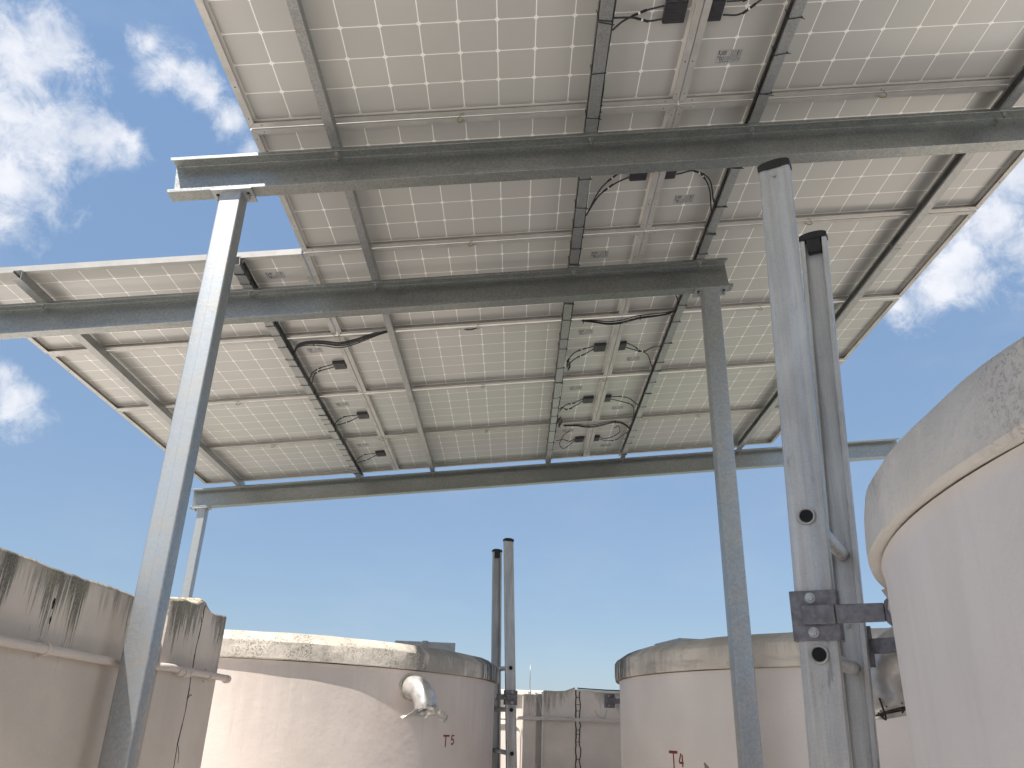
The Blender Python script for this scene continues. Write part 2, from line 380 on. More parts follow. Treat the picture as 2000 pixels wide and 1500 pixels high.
# ------------------------------------------------------------------ solar panels
PW, PH, PT = 1.988, .9975, .038
def frame_mesh():
    mb = MB(); prof = [(0, 0), (.030, 0), (.030, .0018), (.002, .0018), (.002, .030), (.010, .030), (.010, .0315), (.0018, .0315), (.0018, .0365), (.011, .0365), (.011, PT), (0, PT)]
    n = len(prof); cs = [(-1, -1), (1, -1), (1, 1), (-1, 1)]
    vs = [(sx * (PW / 2 - d), sy * (PH / 2 - d), c) for sx, sy in cs for d, c in prof]
    fs = []
    for k in range(4):
        k2 = (k + 1) % 4
        for i in range(n):
            i2 = (i + 1) % n; fs.append((k * n + i, k2 * n + i, k2 * n + i2, k * n + i2))
    mb.add(vs, fs)
    # drain and earthing holes in the flange, mitre lines at the corners
    for sx in (-1, 1):
        for sy in (-1, 1):
            for (dx, dy, r) in ((.015, .060, .003), (.060, .015, .003), (.36, .014, .0045), (.014, .25, .0035)):
                cx, cy = sx * (PW / 2 - dx), sy * (PH / 2 - dy)
                ang = [2 * math.pi * q / 8 for q in range(8)]
                ex = 1.6 if dx > .1 else 1
                mb.add([(cx + math.cos(q) * r * ex, cy + math.sin(q) * r, -.0006) for q in ang] + [(cx + math.cos(q) * r * ex, cy + math.sin(q) * r, .0004) for q in ang],
                       [tuple(range(7, -1, -1))] + [(q, (q + 1) % 8, 8 + (q + 1) % 8, 8 + q) for q in range(8)], 1)
            d = Vector((sx * .030, sy * .030, 0)); p0 = Vector((sx * PW / 2, sy * PH / 2, 0)); p1 = p0 - d; q = Vector((sx, -sy, 0)).normalized() * .0005
            mb.add([p0 - q + Vector((0, 0, -.0004)), p0 + q + Vector((0, 0, -.0004)), p1 + q + Vector((0, 0, -.0004)), p1 - q + Vector((0, 0, -.0004))], [(0, 1, 2, 3)], 1)
    return mb
def laminate_mesh():
    return MB().box(-PW / 2 + .004, PW / 2 - .004, -PH / 2 + .004, PH / 2 - .004, .0318, .0362)
def box_mesh():
    mb = MB(); mb.box(-.046, .046, -.055, .055, .010, .0314); return mb
def boxlid_mesh():
    mb = MB(); mb.box(-.040, .040, -.049, .049, .006, .0099)
    for k in range(5): mb.box(-.030, .030, -.036 + k * .016, -.030 + k * .016, .0048, .0059)
    return mb
def sticker_mesh():
    mb = MB(); z0 = .0309
    mb.box(-.056, .056, -.039, .039, z0 - .0002, .0314, 0)
    def ink(x0, x1, y0, y1, m_=1): mb.box(x0, x1, y0, y1, z0 - .0008, z0 - .0003, m_)
    ink(-.051, -.047, -.036, -.012); ink(-.0505, -.047, -.005, .004); ink(-.042, -.040, -.015, .004)
    for k in range(10): mb.tube([(-.034 + .0065 * math.cos(q), .012 + .0065 * math.sin(q), z0 - .0005) for q in [2 * math.pi * j / 12 for j in range(13)]], .0011, 4, 1) if k == 0 else None
    for q in range(4): ink(-.036 + q * .011, -.030 + q * .011, .027, .031)
    rnd = random.Random(5)
    for q in range(13):
        xx = -.038 + q * .0072; y0 = -.034 if q > 5 else -.002
        yy = y0
        while yy < .022:
            ln = rnd.uniform(.003, .012); ink(xx, xx + .0016, yy, min(yy + ln, .024)); yy += ln + rnd.uniform(.0015, .004)
    for q in range(8): ink(-.038 + q * .003, -.0368 + q * .003, -.034, -.010)
    mb.add([(.016, -.034, z0 - .0007), (.030, -.034, z0 - .0007), (.023, -.022, z0 - .0007), (.016, -.034, z0 - .0004), (.030, -.034, z0 - .0004), (.023, -.022, z0 - .0004)],
           [(0, 1, 2), (5, 4, 3), (0, 3, 4, 1), (1, 4, 5, 2), (2, 5, 3, 0)], 2)
    ink(.033, .037, -.032, -.004)
    return mb
_fr = frame_mesh(); _la = laminate_mesh(); _bx = box_mesh(); _bl = boxlid_mesh(); _st = sticker_mesh()
VJ = [0, 1.0094, 2.024, 3.0415, 4.0535, 5.053]
def vrow(j):
    return (j + .5) * 1.0115 if j < 0 else (VJ[j] + VJ[j + 1]) / 2
COLU = {0: -1.0, 1: 1.0, 2: 3.0}
CPH = {0: 'left column', 1: 'middle column', 2: 'right column'}
RPH = {4: 'farthest row next to the far steel beam', 3: 'second row in from the far edge', 2: 'third row in from the far edge', 1: 'row crossing above the middle steel beam',
       0: 'row between the near and middle beams', -1: 'topmost visible row, above the near steel beam'}
proto = None
def lead(mb, pts, r=.0042, tag_at=None):
    sp = spline(pts, 7); mb.tube(sp, r, 6, 0)
    if tag_at is not None:
        i = max(1, min(len(sp) - 3, int(tag_at * len(sp)))); a, c = sp[i], sp[i + 1]; d = (c - a).normalized()
        mb.tube([a - d * .034, a - d * .006], r * 1.45, 7, 0); mb.tube([a - d * .0058, a + d * .003], r * 1.3, 7, 1); mb.tube([a + d * .0034, a + d * .03], r * 1.45, 7, 0)
# leads in the array frame, relative to the box: (from, via..., to); per column and row
LEADS = {
 (0, 2): [[(-.05, -.02), (-.14, .00), (-.22, .06), (-.27, .16)], [(-.05, .025), (-.15, .05), (-.21, .09), (-.255, .20)]],
 (0, 3): [[(-.05, -.02), (-.15, -.03), (-.23, .03), (-.265, .08)], [(-.05, .03), (-.13, .08), (-.20, .10), (-.26, .06)]],
 (0, 4): [[(-.05, -.02), (-.14, -.04), (-.22, .02), (-.265, .06)], [(-.05, .03), (-.13, .10), (-.20, .12), (-.26, .08)]],
 (0, 1): [[(-.05, -.02), (-.14, .0), (-.22, .05), (-.27, .1)], [(-.05, .03), (-.13, .06), (-.20, .10), (-.26, .14)]],
 (1, -1): [[(-.05, -.03), (-.13, -.02), (-.21, .01), (-.262, .03)], [(-.05, .035), (-.11, .03), (-.18, .0), (-.262, -.03)]],
 (1, 0): [[(-.05, -.02), (-.12, -.01), (-.2, .09), (-.262, .27)], [(-.05, .03), (-.12, .06), (-.2, .14), (-.258, .25)]],
 (1, 1): [[(-.05, -.02), (-.13, .01), (-.22, .08), (-.262, .14)], [(-.05, .03), (-.13, .06), (-.2, .14), (-.26, .2)]],
 (1, 2): [[(-.05, -.03), (-.12, -.02), (-.2, .02), (-.255, .10)], [(-.05, .025), (-.11, .07), (-.19, .13), (-.25, .20)]],
 (1, 3): [[(-.05, -.03), (-.13, .02), (-.2, .03), (-.255, .09)], [(-.05, .02), (-.11, .09), (-.18, .13), (-.23, .08), (-.255, .03)]],
 (1, 4): [[(-.05, -.02), (-.10, .0), (-.17, -.09), (-.245, -.16)], [(-.05, .03), (-.09, .10), (-.15, .17), (-.20, .03), (-.17, -.22), (-.13, -.40)]],
 (2, -1): [[(.05, -.035), (.12, -.05), (.19, -.10), (.27, -.15)], [(.05, .03), (.12, .02), (.19, -.06), (.27, -.16)]],
 (2, 0): [[(.05, -.02), (.14, .0), (.23, .06), (.285, .22)], [(.05, .03), (.15, .0), (.24, .12), (.29, .30)]],
 (2, 1): [[(.05, -.02), (.14, .0), (.23, .08), (.28, .2)], [(.05, .03), (.15, .05), (.24, .14), (.285, .26)]],
 (2, 2): [[(.05, -.04), (.10, -.01), (.16, .06), (.23, .14), (.285, .30)], [(.05, .03), (.12, .06), (.19, .07), (.25, .01), (.295, -.06)]],
 (2, 3): [[(.05, -.03), (.12, -.05), (.2, -.02), (.29, .07)], [(.05, .02), (.14, .06), (.24, .13), (.285, .27), (.29, .44)]],
 (2, 4): [[(.05, -.02), (.10, .0), (.17, -.08), (.22, -.20), (.19, -.36), (.14, -.40)], [(.05, .03), (.12, .06), (.21, .02), (.27, -.12), (.285, -.26)]],
}
def make_panel(ci, j):
    global proto
    a, b_ = COLU[ci], vrow(j)
    if ci == 2: a -= .006
    if ci == 0 and j >= 2: a += .008
    A = AF(a, b_)
    if ci == 2: A = A @ Matrix.Rotation(0, 4, 'Z')
    vis = j >= -1
    lab = ('solar panel, %s, %s' % (CPH[ci], RPH[j])) if vis else 'solar panel of the array overhead, in the rows out of the picture behind the viewer'
    root = thing('solar_panel', lab, 'solar panel', A, group='solar panels on the canopy' if vis else 'solar panels out of the picture')
    sx = -1 if ci == 2 else 1
    if proto is None:
        f_ = _fr.build('frame', [FRAME, HOLE], root); l_ = _la.build('laminate', LAM, root)
        jb = _bx.build('junction_box', BOXM, root, bevel=.004); jl = _bl.build('box_lid', BOXM, jb)
        st = _st.build('label_sticker', [STK, INK, YEL], root)
        proto = (f_, l_, jb, jl, st)
    else:
        f_ = proto[0].copy(); l_ = proto[1].copy()
        for o in (f_, l_): COL.objects.link(o); o.parent = root; o.matrix_parent_inverse = Matrix()
        jb = proto[2].copy(); COL.objects.link(jb); jb.parent = root
        jl = proto[3].copy(); COL.objects.link(jl); jl.parent = jb
        st = proto[4].copy(); COL.objects.link(st); st.parent = root
    jb.location = ((1.891 - 1.0) if ci == 1 else (-.095 + 1.0) if ci == 0 else (2.052 - 3.0), -.003, 0)
    if ci == 2: st.location = (2.190 - 3.0, .263, 0)
    else: st.location = ((1.762 if ci == 1 else -.225 + 2.0) - 1.0, -.245, 0); 
    key = (ci, j)
    if key in LEADS:
        mb = MB()
        for q, L in enumerate(LEADS[key]):
            pts = [(x, y, .018 - .022 * min(1, i / 2) - (.03 if i == len(L) - 1 else 0)) for i, (x, y) in enumerate(L)]
            lead(mb, pts, .0040, .42 + .06 * q)
        mb.build('cable_lead', [BLK, WHT], jb)
    return root
for j in range(-6, 5):
    for ci in (1, 2): make_panel(ci, j)
for j in range(1, 5): make_panel(0, j)

# ------------------------------------------------------------------ steel: beams, purlins, posts
def cprof(wd, hg, lip, t):
    """lipped channel; web at x=wd, flanges run back to x=0; y from 0 down to -hg"""
    return [(wd, 0), (0, 0), (0, -lip), (t, -lip), (t, -t), (wd - t, -t), (wd - t, -hg + t), (t, -hg + t), (t, -hg + lip), (0, -hg + lip), (0, -hg), (wd, -hg)]
PURL = [ # (web u, width, v0, v1, label)
 (-1.585, .052, 1.000, 5.10, 'outermost purlin on the left, its cut end showing at the white panel edge'),
 (-.352, .056, 1.000, 5.10, 'galvanised purlin under the left panels carrying the thick black cable bundle'),
 (.404, .042, -5.90, 5.10, 'plain galvanised purlin without cables, nearest to the left edge of the middle panels'),
 (1.615, .052, -5.90, 5.10, 'purlin under the middle panels with thin cables and black ties around it'),
 (2.396, .048, -5.90, 5.10, 'galvanised purlin under the right panels with black cables in its channel'),
 (3.630, .052, -5.90, 5.10, 'outermost galvanised purlin on the right, without cables, behind the tall ladder')]
HP = .060
def bolt_mb(mb, x, y, z, r=.008, ln=.022, mi=0):
    mb.tube([(x, y, z), (x, y, z - ln)], r * .5, 8, mi)
    hx = [(x + r * math.cos(R(60 * k)), y + r * math.sin(R(60 * k))) for k in range(6)]
    mb.add([(p[0], p[1], z - .001) for p in hx] + [(p[0], p[1], z - .008) for p in hx], [tuple(range(5, -1, -1)), tuple(range(6, 12))] + [(k, (k + 1) % 6, 6 + (k + 1) % 6, 6 + k) for k in range(6)], mi)
    cc = [(x + r * 1.35 * math.cos(R(30 * k)), y + r * 1.35 * math.sin(R(30 * k))) for k in range(12)]
    mb.add([(p[0], p[1], z + .0003) for p in cc] + [(p[0], p[1], z - .0012) for p in cc], [tuple(range(11, -1, -1)), tuple(range(12, 24))] + [(k, (k + 1) % 12, 12 + (k + 1) % 12, 12 + k) for k in range(12)], mi)
for (wu, wd, v0, v1, lab) in PURL:
    root = thing('purlin', lab, 'purlin', AF(wu, v0), group='purlins under the solar panels')
    L = v1 - v0
    mb = MB(); pr = [(x - wd, y) for x, y in cprof(wd, HP, .012, .0022)]
    mb.extrude(pr, (0, 0, -.0008), (0, L, -.0008), (1, 0, 0), (0, 0, 1)); mb.build('channel', GALVU, root, bevel=.0012, bseg=1)
    for jv in VJ[:5] + [-1.0115, 5.0]:
        for dv in (-.028, .028):
            if v0 < jv + dv - .05 < v1: MB().tube([(-.0025, jv + dv - v0, -.030), (-.014, jv + dv - v0, -.030)], .006, 6).build('bolt', BOLT, root)
    if wu in (.404, 3.630, -.352):     # lapped splice sleeve
        vs = {.404: 3.12, 3.630: 1.28, -.352: 4.05}[wu] - v0
        mb = MB(); mb.box(-wd - .002, .0025, vs, vs + .006, -HP - .0035, -.004); mb.box(.0005, .003, vs, vs + .16, -HP + .002, -.004)
        mb.box(-wd * .7, -wd * .3, vs - .045, vs - .030, -HP - .0025, -HP - .0002)
        mb.build('splice_plate', GALVU, root)

BH = .2
BEAMS = [ # (u0, u1, near v, label, posts...)
 (-.380, 5.05, .085, 'nearest and largest galvanised channel beam, running across the top of the picture'),
 (-2.62, 2.535, 1.253, 'middle channel beam with black pen marks, ending on the shaded post'),
 (-2.095, 5.312, 4.985, 'farthest galvanised channel beam, running below the far edge of the panels')]
for bi, (u0, u1, vn, lab) in enumerate(BEAMS):
    root = thing('channel_beam', lab, 'steel beam', AF(u0, vn, -HP - .002), group='channel beams of the canopy')
    mb = MB(); pr = cprof(.07, BH, .017, .0028)
    mb.extrude(pr, (0, 0, 0), (u1 - u0, 0, 0), (0, 1, 0), (0, 0, 1)); mb.build('channel', GALV, root, bevel=.003, bseg=2)
    for (wu, wd, v0, v1, _) in PURL:
        if u0 < wu < u1 and v0 < vn + .05:
            mb = MB(); bolt_mb(mb, wu - wd / 2 - u0, .036, -.0034, .010, .030); mb.build('bolt', BOLT, root)
    if bi == 1:
        for q, (uu, seed) in enumerate(((1.075, 1), (1.24, 2), (1.35, 3))):
            rn = random.Random(seed); mb = MB()
            for s_ in range(5):
                x0 = uu - u0 + s_ * .011 - .02; p = [(x0 + rn.uniform(-.003, .003), .030 + rn.uniform(-.009, .009), -.0034) for _ in range(4)]
                mb.tube(p, .0011, 4)
            mb.build('pen_mark', INK, root)

def post(label, corner, du, bot, beam_i, lean=(0, 0), w_=.1, dep=.088):
    """corner = front-left top corner relative to the eye, square hollow section"""
    x, y, z = corner; root = thing('steel_post', label, 'steel post', loc=(x + w_ / 2, y + dep / 2, 0), group='posts of the canopy')
    top = z + ZC + .015; mb = MB()
    lx, ly = lean
    a = Vector((lx * top, ly * top, 0)) * 1.0
    pr = rrect(w_, dep, .009, 4)
    mb.extrude(pr, (-lx * top, -ly * top, .012), (0, 0, top - .002), (1, 0, 0), (0, 1, 0), smooth=True)
    mb.build('hollow_section', GALVP, root, angle=20)
    mb = MB(); mb.extrude([(-.0016, 0), (.0016, 0), (.0010, -.0005), (-.0010, -.0005)], (-lx * top - w_ * .02, -ly * top - dep / 2 + .0002, .013), (-w_ * .02, -dep / 2 + .0002, top - .004), (1, 0, 0), (0, 1, 0)); mb.build('weld_seam', GALVP, root)
    mb = MB(); mb.box(-lx * top - .1, -lx * top + .1, -ly * top - .1, -ly * top + .1, 0, .0118); mb.build('base_plate', GALVP, root)
    for sx in (-1, 1):
        for sy in (-1, 1):
            mb = MB(); cx, cy = -lx * top + sx * .078, -ly * top + sy * .078
            mb.tube([(cx, cy, .0119), (cx, cy, .05)], .006, 8); mb.tube([(cx, cy, .0119), (cx, cy, .024)], .011, 6); mb.build('anchor_bolt', BOLT, root)
    return root
def cap_plate(root, u, vn, wp=.175, dep=.105, dv=-.006):
    A = AF(u, vn + dv, -HP - .002 - BH); inv = root.matrix_world.inverted() if False else Matrix.Translation(-root.location)
    mb = MB(); mb.box(-wp / 2, wp / 2, 0, dep, -.0085, -.0005)
    o = mb.build('cap_plate', GALVP, root, bevel=.001, bseg=1); o.matrix_local = inv @ A
    for sx in (-1, 1):
        mb = MB(); bolt_mb(mb, 0, 0, 0, .0095, .026); mb.tube([(0, 0, .0105), (0, 0, .024)], .009, 6)
        k = mb.build('bolt', BOLT, root); k.matrix_local = inv @ A @ Matrix.Translation((sx * (wp / 2 - .02), dep * .5, -.0088))
        mb = MB(); mb.tube([(sx * (wp / 2 - .022) - .006, dep * .33, -.0091), (sx * (wp / 2 - .022) + .006, dep * .33, -.0091)], .0055, 8)
        k = mb.build('slot', HOLE, o); 
p1 = post('sunlit galvanised post in the left foreground carrying the near beam', (-1.403, 2.944, 2.219), 0, 0, 0, lean=(-.0087, 0))
cap_plate(p1, -.088, .085, .182)
p2 = post('shaded galvanised post in front of the T4 tank, under the middle beam', (1.084, 4.098, 2.476), 0, 0, 1, lean=(-.0068, 0))
cap_plate(p2, 2.405, 1.253, .20)
p3 = post('slim looking distant post behind the cracked parapet, under the left end of the far beam', (-3.252, 7.872, 1.970), 0, 0, 2, lean=(-.002, 0), w_=.085)
cap_plate(p3, -1.985, 4.985, .165)
p4 = post('post at the left edge of the picture, only its cap plate corner showing', (-3.42, 4.098, 1.99), 0, 0, 1)
cap_plate(p4, -2.075, 1.253, .20)
p5 = post('post out of the picture to the right under the near beam', (3.5, 2.944, 2.755), 0, 0, 0)
p6 = post('post hidden behind the large tank on the right, under the far beam', (4.15, 7.85, 2.778), 0, 0, 2)

# ------------------------------------------------------------------ cables
def bundle(label, u, h, v0, v1, n, spread, r, tie_step, wd, side, name='cable_bundle'):
    root = thing(name, label, 'cable', AF(u, v0), group='cable bundles under the panels')
    rn = random.Random(int(v1 * 100 + u * 10)); L = v1 - v0; k = int(L / .09)
    for q in range(n):
        ph = rn.uniform(0, 6.3); mb = MB(); pts = []
        for i in range(k + 1):
            s = i / k * L; w_ = .8 + .5 * math.sin(s * 2.3 + ph)
            pts.append((math.cos(ph + s * 3.1) * spread * w_ + rn.uniform(-.0015, .0015), s, -h + math.sin(ph + s * 2.7) * spread * w_ + rn.uniform(-.0015, .0015)))
        mb.tube(spline(pts, 3), r, 6); mb.build('cable', BLK, root)
    s = .06 + rn.uniform(0, .05)
    while s < L - .03:
        mb = MB(); y = s; wx0, wx1 = (-wd - u + side[0], side[1] - u)
        y2 = y + rn.uniform(-.012, .012); e = .0032
        loop = [(wx1 + e, y, -.006), (wx1 + e, y, -HP - e), (wx0 - e, y2, -HP - e), (wx0 - e, y2, -.006)]
        mb.tube(loop, .0021, 5)
        mb.tube([(wx0 - e if rn.random() < .35 else wx1 + e, y, -HP - e), (wx1 + .010 + rn.uniform(0, .006), y + rn.uniform(-.01, .02), -HP - .004)], .0019, 5)
        mb.tube([(wx1 + .001, y, -HP - .006), (wx1 + .001, y, -HP + .003)], .0038, 6)
        mb.build('cable_tie', BLK, root); s += tie_step * rn.uniform(.6, 1.35)
    return root
bundle('thick black cable bundle tied along the purlin of the left panels', -.342, .030, 1.02, 5.03, 6, .008, .0036, .155, .056, (-.352, -.352))
bundle('thin black cables tied to the purlin under the middle panels', 1.6235, .030, -1.05, 4.92, 2, .004, .0030, .26, .052, (1.615, 1.615))
bundle('black cables running inside the purlin channel of the right panels', 2.362, .034, -1.05, 4.95, 3, .0075, .0032, .25, .048, (2.396, 2.396))
def cross(label, pts, n, r, spread, name='cable_bundle', ties=()):
    root = thing(name, label, 'cable', AF(0, 0), group='cable bundles under the panels')
    for q in range(n):
        ph = q * 2.4; m_ = len(pts) - 1
        pp = [(x, y + math.cos(ph) * spread * math.sin(math.pi * (.1 + .8 * i / m_)), -h + math.sin(ph) * spread * 1.6 * math.sin(math.pi * (.1 + .8 * i / m_))) for i, (x, y, h) in enumerate(pts)]
        MB().tube(spline(pp, 8), r, 6).build('cable', BLK, root)
    for (x, y, h) in ties:
        MB().tube([(x, y - .014, -h), (x + .002, y + .02, -h - .012)], .004, 6).build('cable_tie', BLK, root)
cross('black cable bundle sagging across the joint between left and middle panels', [(-.345, 2.20, .035), (-.29, 2.10, .022), (-.20, 2.075, .020), (-.10, 2.075, .030), (.0, 2.085, .045), (.10, 2.075, .035), (.20, 2.05, .018), (.30, 2.02, .004), (.395, 1.995, .0)], 5, .0042, .013, ties=((-.18, 2.075, .022), (.14, 2.062, .026)))
cross('black cable bundle sagging across the joint between middle and right panels', [(1.71, 2.045, .002), (1.80, 2.055, .010), (1.90, 2.07, .022), (2.0, 2.06, .022), (2.10, 2.03, .014), (2.20, 2.02, .012), (2.30, 1.99, .02), (2.35, 1.93, .034)], 3, .0042, .008, ties=((1.72, 2.045, .003), (2.12, 2.03, .014)))
cross('small black cable bundle at the joint of the two farthest middle panels', [(1.70, 4.075, .002), (1.82, 4.08, .006), (1.90, 4.095, .016), (1.99, 4.095, .020), (2.08, 4.08, .012), (2.18, 4.06, .004), (2.27, 4.12, .008), (2.35, 4.22, .030)], 3, .0040, .008, ties=((1.72, 4.075, .003), (2.19, 4.06, .005)))
cross('short loose black cable end beside the panel joint in the middle column', [(.86, 2.060, -.01), (.90, 2.064, .004), (.94, 2.062, .005), (.985, 2.055, -.008)], 1, .0042, 0, name='cable_end')
# coil of slack cable beside the purlin
mb = MB(); A = AF(1.645, 3.78)
for q in range(5):
    pts = [(.012 * math.cos(k * .9 + q) + .004 * q, k * .028 + q * .006, -.035 + .012 * math.sin(k * 1.1 + q * 2)) for k in range(9)]
    mb.tube(spline(pts, 4), .0026, 5)
o = mb.build('slack_cable', BLK); o.matrix_world = A; tag(o, 'tangle of slack black cable beside the purlin near the far panels', 'cable')
mb = MB(); A = AF(1.650, 2.60)
for q in range(4):
    pts = [(.010 * math.cos(k * .9 + q) + .003 * q, k * .024 + q * .006, -.033 + .012 * math.sin(k * 1.1 + q * 2)) for k in range(8)]
    mb.tube(spline(pts, 4), .0028, 5)
o = mb.build('slack_cable', BLK); o.matrix_world = A; tag(o, 'knot of slack black cable beside the purlin, near the middle junction boxes', 'cable')

# ------------------------------------------------------------------ earth wires bridging the frames
EW = []
for j, v in enumerate(VJ[:5]):
    EW.append((.975, v, 'middle column', j)); EW.append((2.975, v, 'right column', j))
    if j >= 2: EW.append((-1.01, v, 'left column', j))
RJ = {0: 'at the panel joint just above the near beam', 1: 'at the joint just above the middle beam', 2: 'at the first joint below the middle beam', 3: 'at the second joint from the far edge', 4: 'at the joint nearest the far edge'}
for (u, v, cphr, j) in EW:
    rn = random.Random(int(u * 100 + j)); s = 1 if u < 2 else -1
    root = thing('earth_wire', 'earth wire, %s, %s' % (cphr, RJ[j]), 'earth wire', AF(u, v), group='earth wires between panel frames')
    k = rn.uniform(.8, 1.2)
    pts = [(.012 * s, -.020, -.002), (-.004 * s, -.012, -.014 * k), (-.012 * s, .002, -.022 * k), (-.002 * s, .016, -.016), (.016 * s, .021, -.002)]
    MB().tube(spline(pts, 6), .0024, 6).build('wire', EARTH, root)
    for p in (pts[0], pts[-1]):
        MB().tube([(p[0], p[1], -.0005), (p[0], p[1], -.007)], .0052, 6).build('lug', BOLT, root)
for (u, v, lab) in ((0.0, 2.0, 'earth wire pair bridging the left and middle panels above the sagging cable bundle'), (0.0, 4.09, 'curved earth wire bridging the left and middle panels near the far edge'), (1.98, 3.075, 'curved earth wire bridging the middle and right panels')):
    root = thing('earth_wire', lab, 'earth wire', AF(u, v), group='earth wires between panel frames')
    MB().tube(spline([(-.034, -.012, -.002), (-.018, .008, -.012), (0, .016, -.018), (.018, .008, -.012), (.034, -.012, -.002)], 6), .0022, 6).build('wire', EARTH, root)

# ------------------------------------------------------------------ tanks
TR_, OH = 1.4937, .0223
ZB, ZT = .2651 + ZC, .3526 + ZC
def tank(label, cx, cy, dz, wallmat, lidmat, name='water_tank', k=1.0):
    global TR_, OH
    root = thing(name, label, 'water tank', loc=(cx, cy, 0), group='cream water tanks')
    TR_, OH = 1.4937 * k, .0223 * k; zb, zt = (ZB - ZC + dz) * k + ZC, (ZT - ZC + dz) * k + ZC
    mb = MB(); mb.lathe([(TR_, 0), (TR_, .6), (TR_, 1.2), (TR_, zb - .03), (TR_ + .001, zb - .012), (TR_ + .004, zb - .003)], 256); mb.build('tank_wall', wallmat, root)
    mb = MB(); pr = [(TR_ - .01, zb + .001), (TR_ + OH - .004, zb), (TR_ + OH, zb + .004), (TR_ + OH + .001, zb + .03), (TR_ + OH, zt - .008), (TR_ + OH - .006, zt), (TR_ - .035 * k, zt + .036 * k), (TR_ - .10 * k, zt + .046 * k), (.7, zt + .075 * k), (.002, zt + .085 * k)]
    mb.lathe(pr, 256, jit=.0016); mb.build('lid', lidmat, root)
    return root
def arc(cx, cy, x, y): return math.atan2(y - cy, x - cx) * (TR_ + OH)
K5, K4 = 1.10, 1.36
R5, R4, RR = 1.4937 * K5, 1.4937 * K4, 1.4937
T5 = (-1.5923 * K5, 5.3189 * K5); T4 = (2.0388 * K4, 4.1004 * K4); TRc = (1.9993, .7534)
WALLM = plaster('cream_tank_paint', (.71, .618, .56), top=ZC + .29, length=.45, amount=.11, alg=.6, streak=(11, .8), mould=(.28, .22, .17), thr=(.5, .6), blotch=.075, lumps=.32)
LIDA = plaster('weathered_lid_render', (.62, .56, .485), top=ZC + .3526 * 1.1 + .02, length=.10, amount=.22, alg=.3, streak=(26, 5), pits=.6, lumps=.8, blotch=.16,
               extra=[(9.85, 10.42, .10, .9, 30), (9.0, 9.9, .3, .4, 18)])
LIDB = plaster('weathered_lid_render_dark', (.79, .70, .59), top=ZC + .331 * 1.36 + .02, length=.12, amount=.30, alg=.3, streak=(26, 5), pits=.5, lumps=.8, blotch=.16,
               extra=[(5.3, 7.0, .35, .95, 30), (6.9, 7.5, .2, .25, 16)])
LIDC = plaster('weathered_lid_render_grey', (.64, .60, .55), top=ZT + .02, length=.05, amount=.18, alg=.3, streak=(14, 8), pits=.07, lumps=.9, blotch=.14)
t5 = tank('round cream tank marked T5, half in sun, with a torn silver overflow pipe', *T5, 0, WALLM, LIDA, k=K5)
t4 = tank('round cream tank marked T4 in the shade, right of centre behind the steel post', *T4, -.0215, plaster('cream_tank_paint_t4_shade_lift', (.82, .74, .675), blotch=.07, lumps=.3), LIDB, k=K4)  # same cream paint, lightened in colour to replace missing fill light in shade
tr = tank('big cream tank close to the viewer at the right edge, ladder brackets fixed to it', *TRc, .0154, plaster('cream_tank_paint_tr_shade_lift', (.80, .74, .70), top=ZC + .28, length=.4, amount=.09, alg=.6, streak=(9, .7), mould=(.28, .22, .17), thr=(.5, .6), blotch=.08, lumps=.34), LIDC)  # common tank paint with extra bounce light put into its base colour

def stroke(mb, tc, ang0, z0, pts, wd, flip=1):
    """painted stroke wrapped on the tank wall; pts = (arc metres to the right, height)"""
    P = []; kk = K5 if tc is T5 else K4; tr_ = 1.4937 * kk; pts = [(x * kk, y * kk) for x, y in pts]
    wd = [q * kk for q in wd] if isinstance(wd, (list, tuple)) else wd * kk
    for i in range(len(pts)):
        a = Vector(pts[max(i - 1, 0)]); c = Vector(pts[min(i + 1, len(pts) - 1)]); d = (c - a).normalized(); n = Vector((-d.y, d.x))
        w_ = wd[i] if isinstance(wd, (list, tuple)) else wd
        P.append((Vector(pts[i]) + n * w_ / 2, Vector(pts[i]) - n * w_ / 2))
    def m3(q, r): a = ang0 + q.x / tr_; return (math.cos(a) * r, math.sin(a) * r, z0 + q.y)
    r0, r1 = tr_ - .001, tr_ + .0012
    vs = []; 
    for l, r_ in P: vs += [m3(l, r1), m3(r_, r1), m3(l, r0), m3(r_, r0)]
    fs = []
    for i in range(len(P) - 1):
        a, c = 4 * i, 4 * i + 4
        fs += [(a, a + 1, c + 1, c), (a + 1, a + 3, c + 3, c + 1), (a + 2, a, c, c + 2)]
    fs += [(1, 0, 2, 3), (len(vs) - 4, len(vs) - 3, len(vs) - 1, len(vs) - 2)]
    mb.add(vs, fs)
def sub(pts, n=5):
    out = []
    for i in range(len(pts) - 1):
        for k in range(n): out.append(tuple(Vector(pts[i]).lerp(Vector(pts[i + 1]), k / n)))
    return out + [pts[-1]]
a5 = math.atan2(4.5016 * K5 - T5[1], -.342 * K5 - T5[0]); z5 = ZC - .039 * K5
mb = MB(); stroke(mb, T5, a5, z5, sub([(0, 0), (.054, .0)]), .009); mb.build('painted_letter', REDP, t5)['label'] = 'red painted letter T'
mb = MB(); stroke(mb, T5, a5, z5, sub([(.022, -.0045), (.020, -.055)]), [.0075] * 5 + [.0055]); mb.build('painted_letter', REDP, t5)['label'] = 'stem of the red painted letter T'
mb = MB(); stroke(mb, T5, a5, z5, sub([(.098, .002), (.076, .001), (.072, -.018)], 3) , .0075)
stroke(mb, T5, a5, z5, sub([(.073, -.019), (.086, -.015), (.095, -.022), (.094, -.034), (.084, -.041), (.072, -.037)], 3), .0075); mb.build('painted_digit', REDP, t5)['label'] = 'red painted digit 5'
a4 = math.atan2(3.5363 * K4 - T4[1], .6557 * K4 - T4[0]); z4 = ZC - .0608 * K4
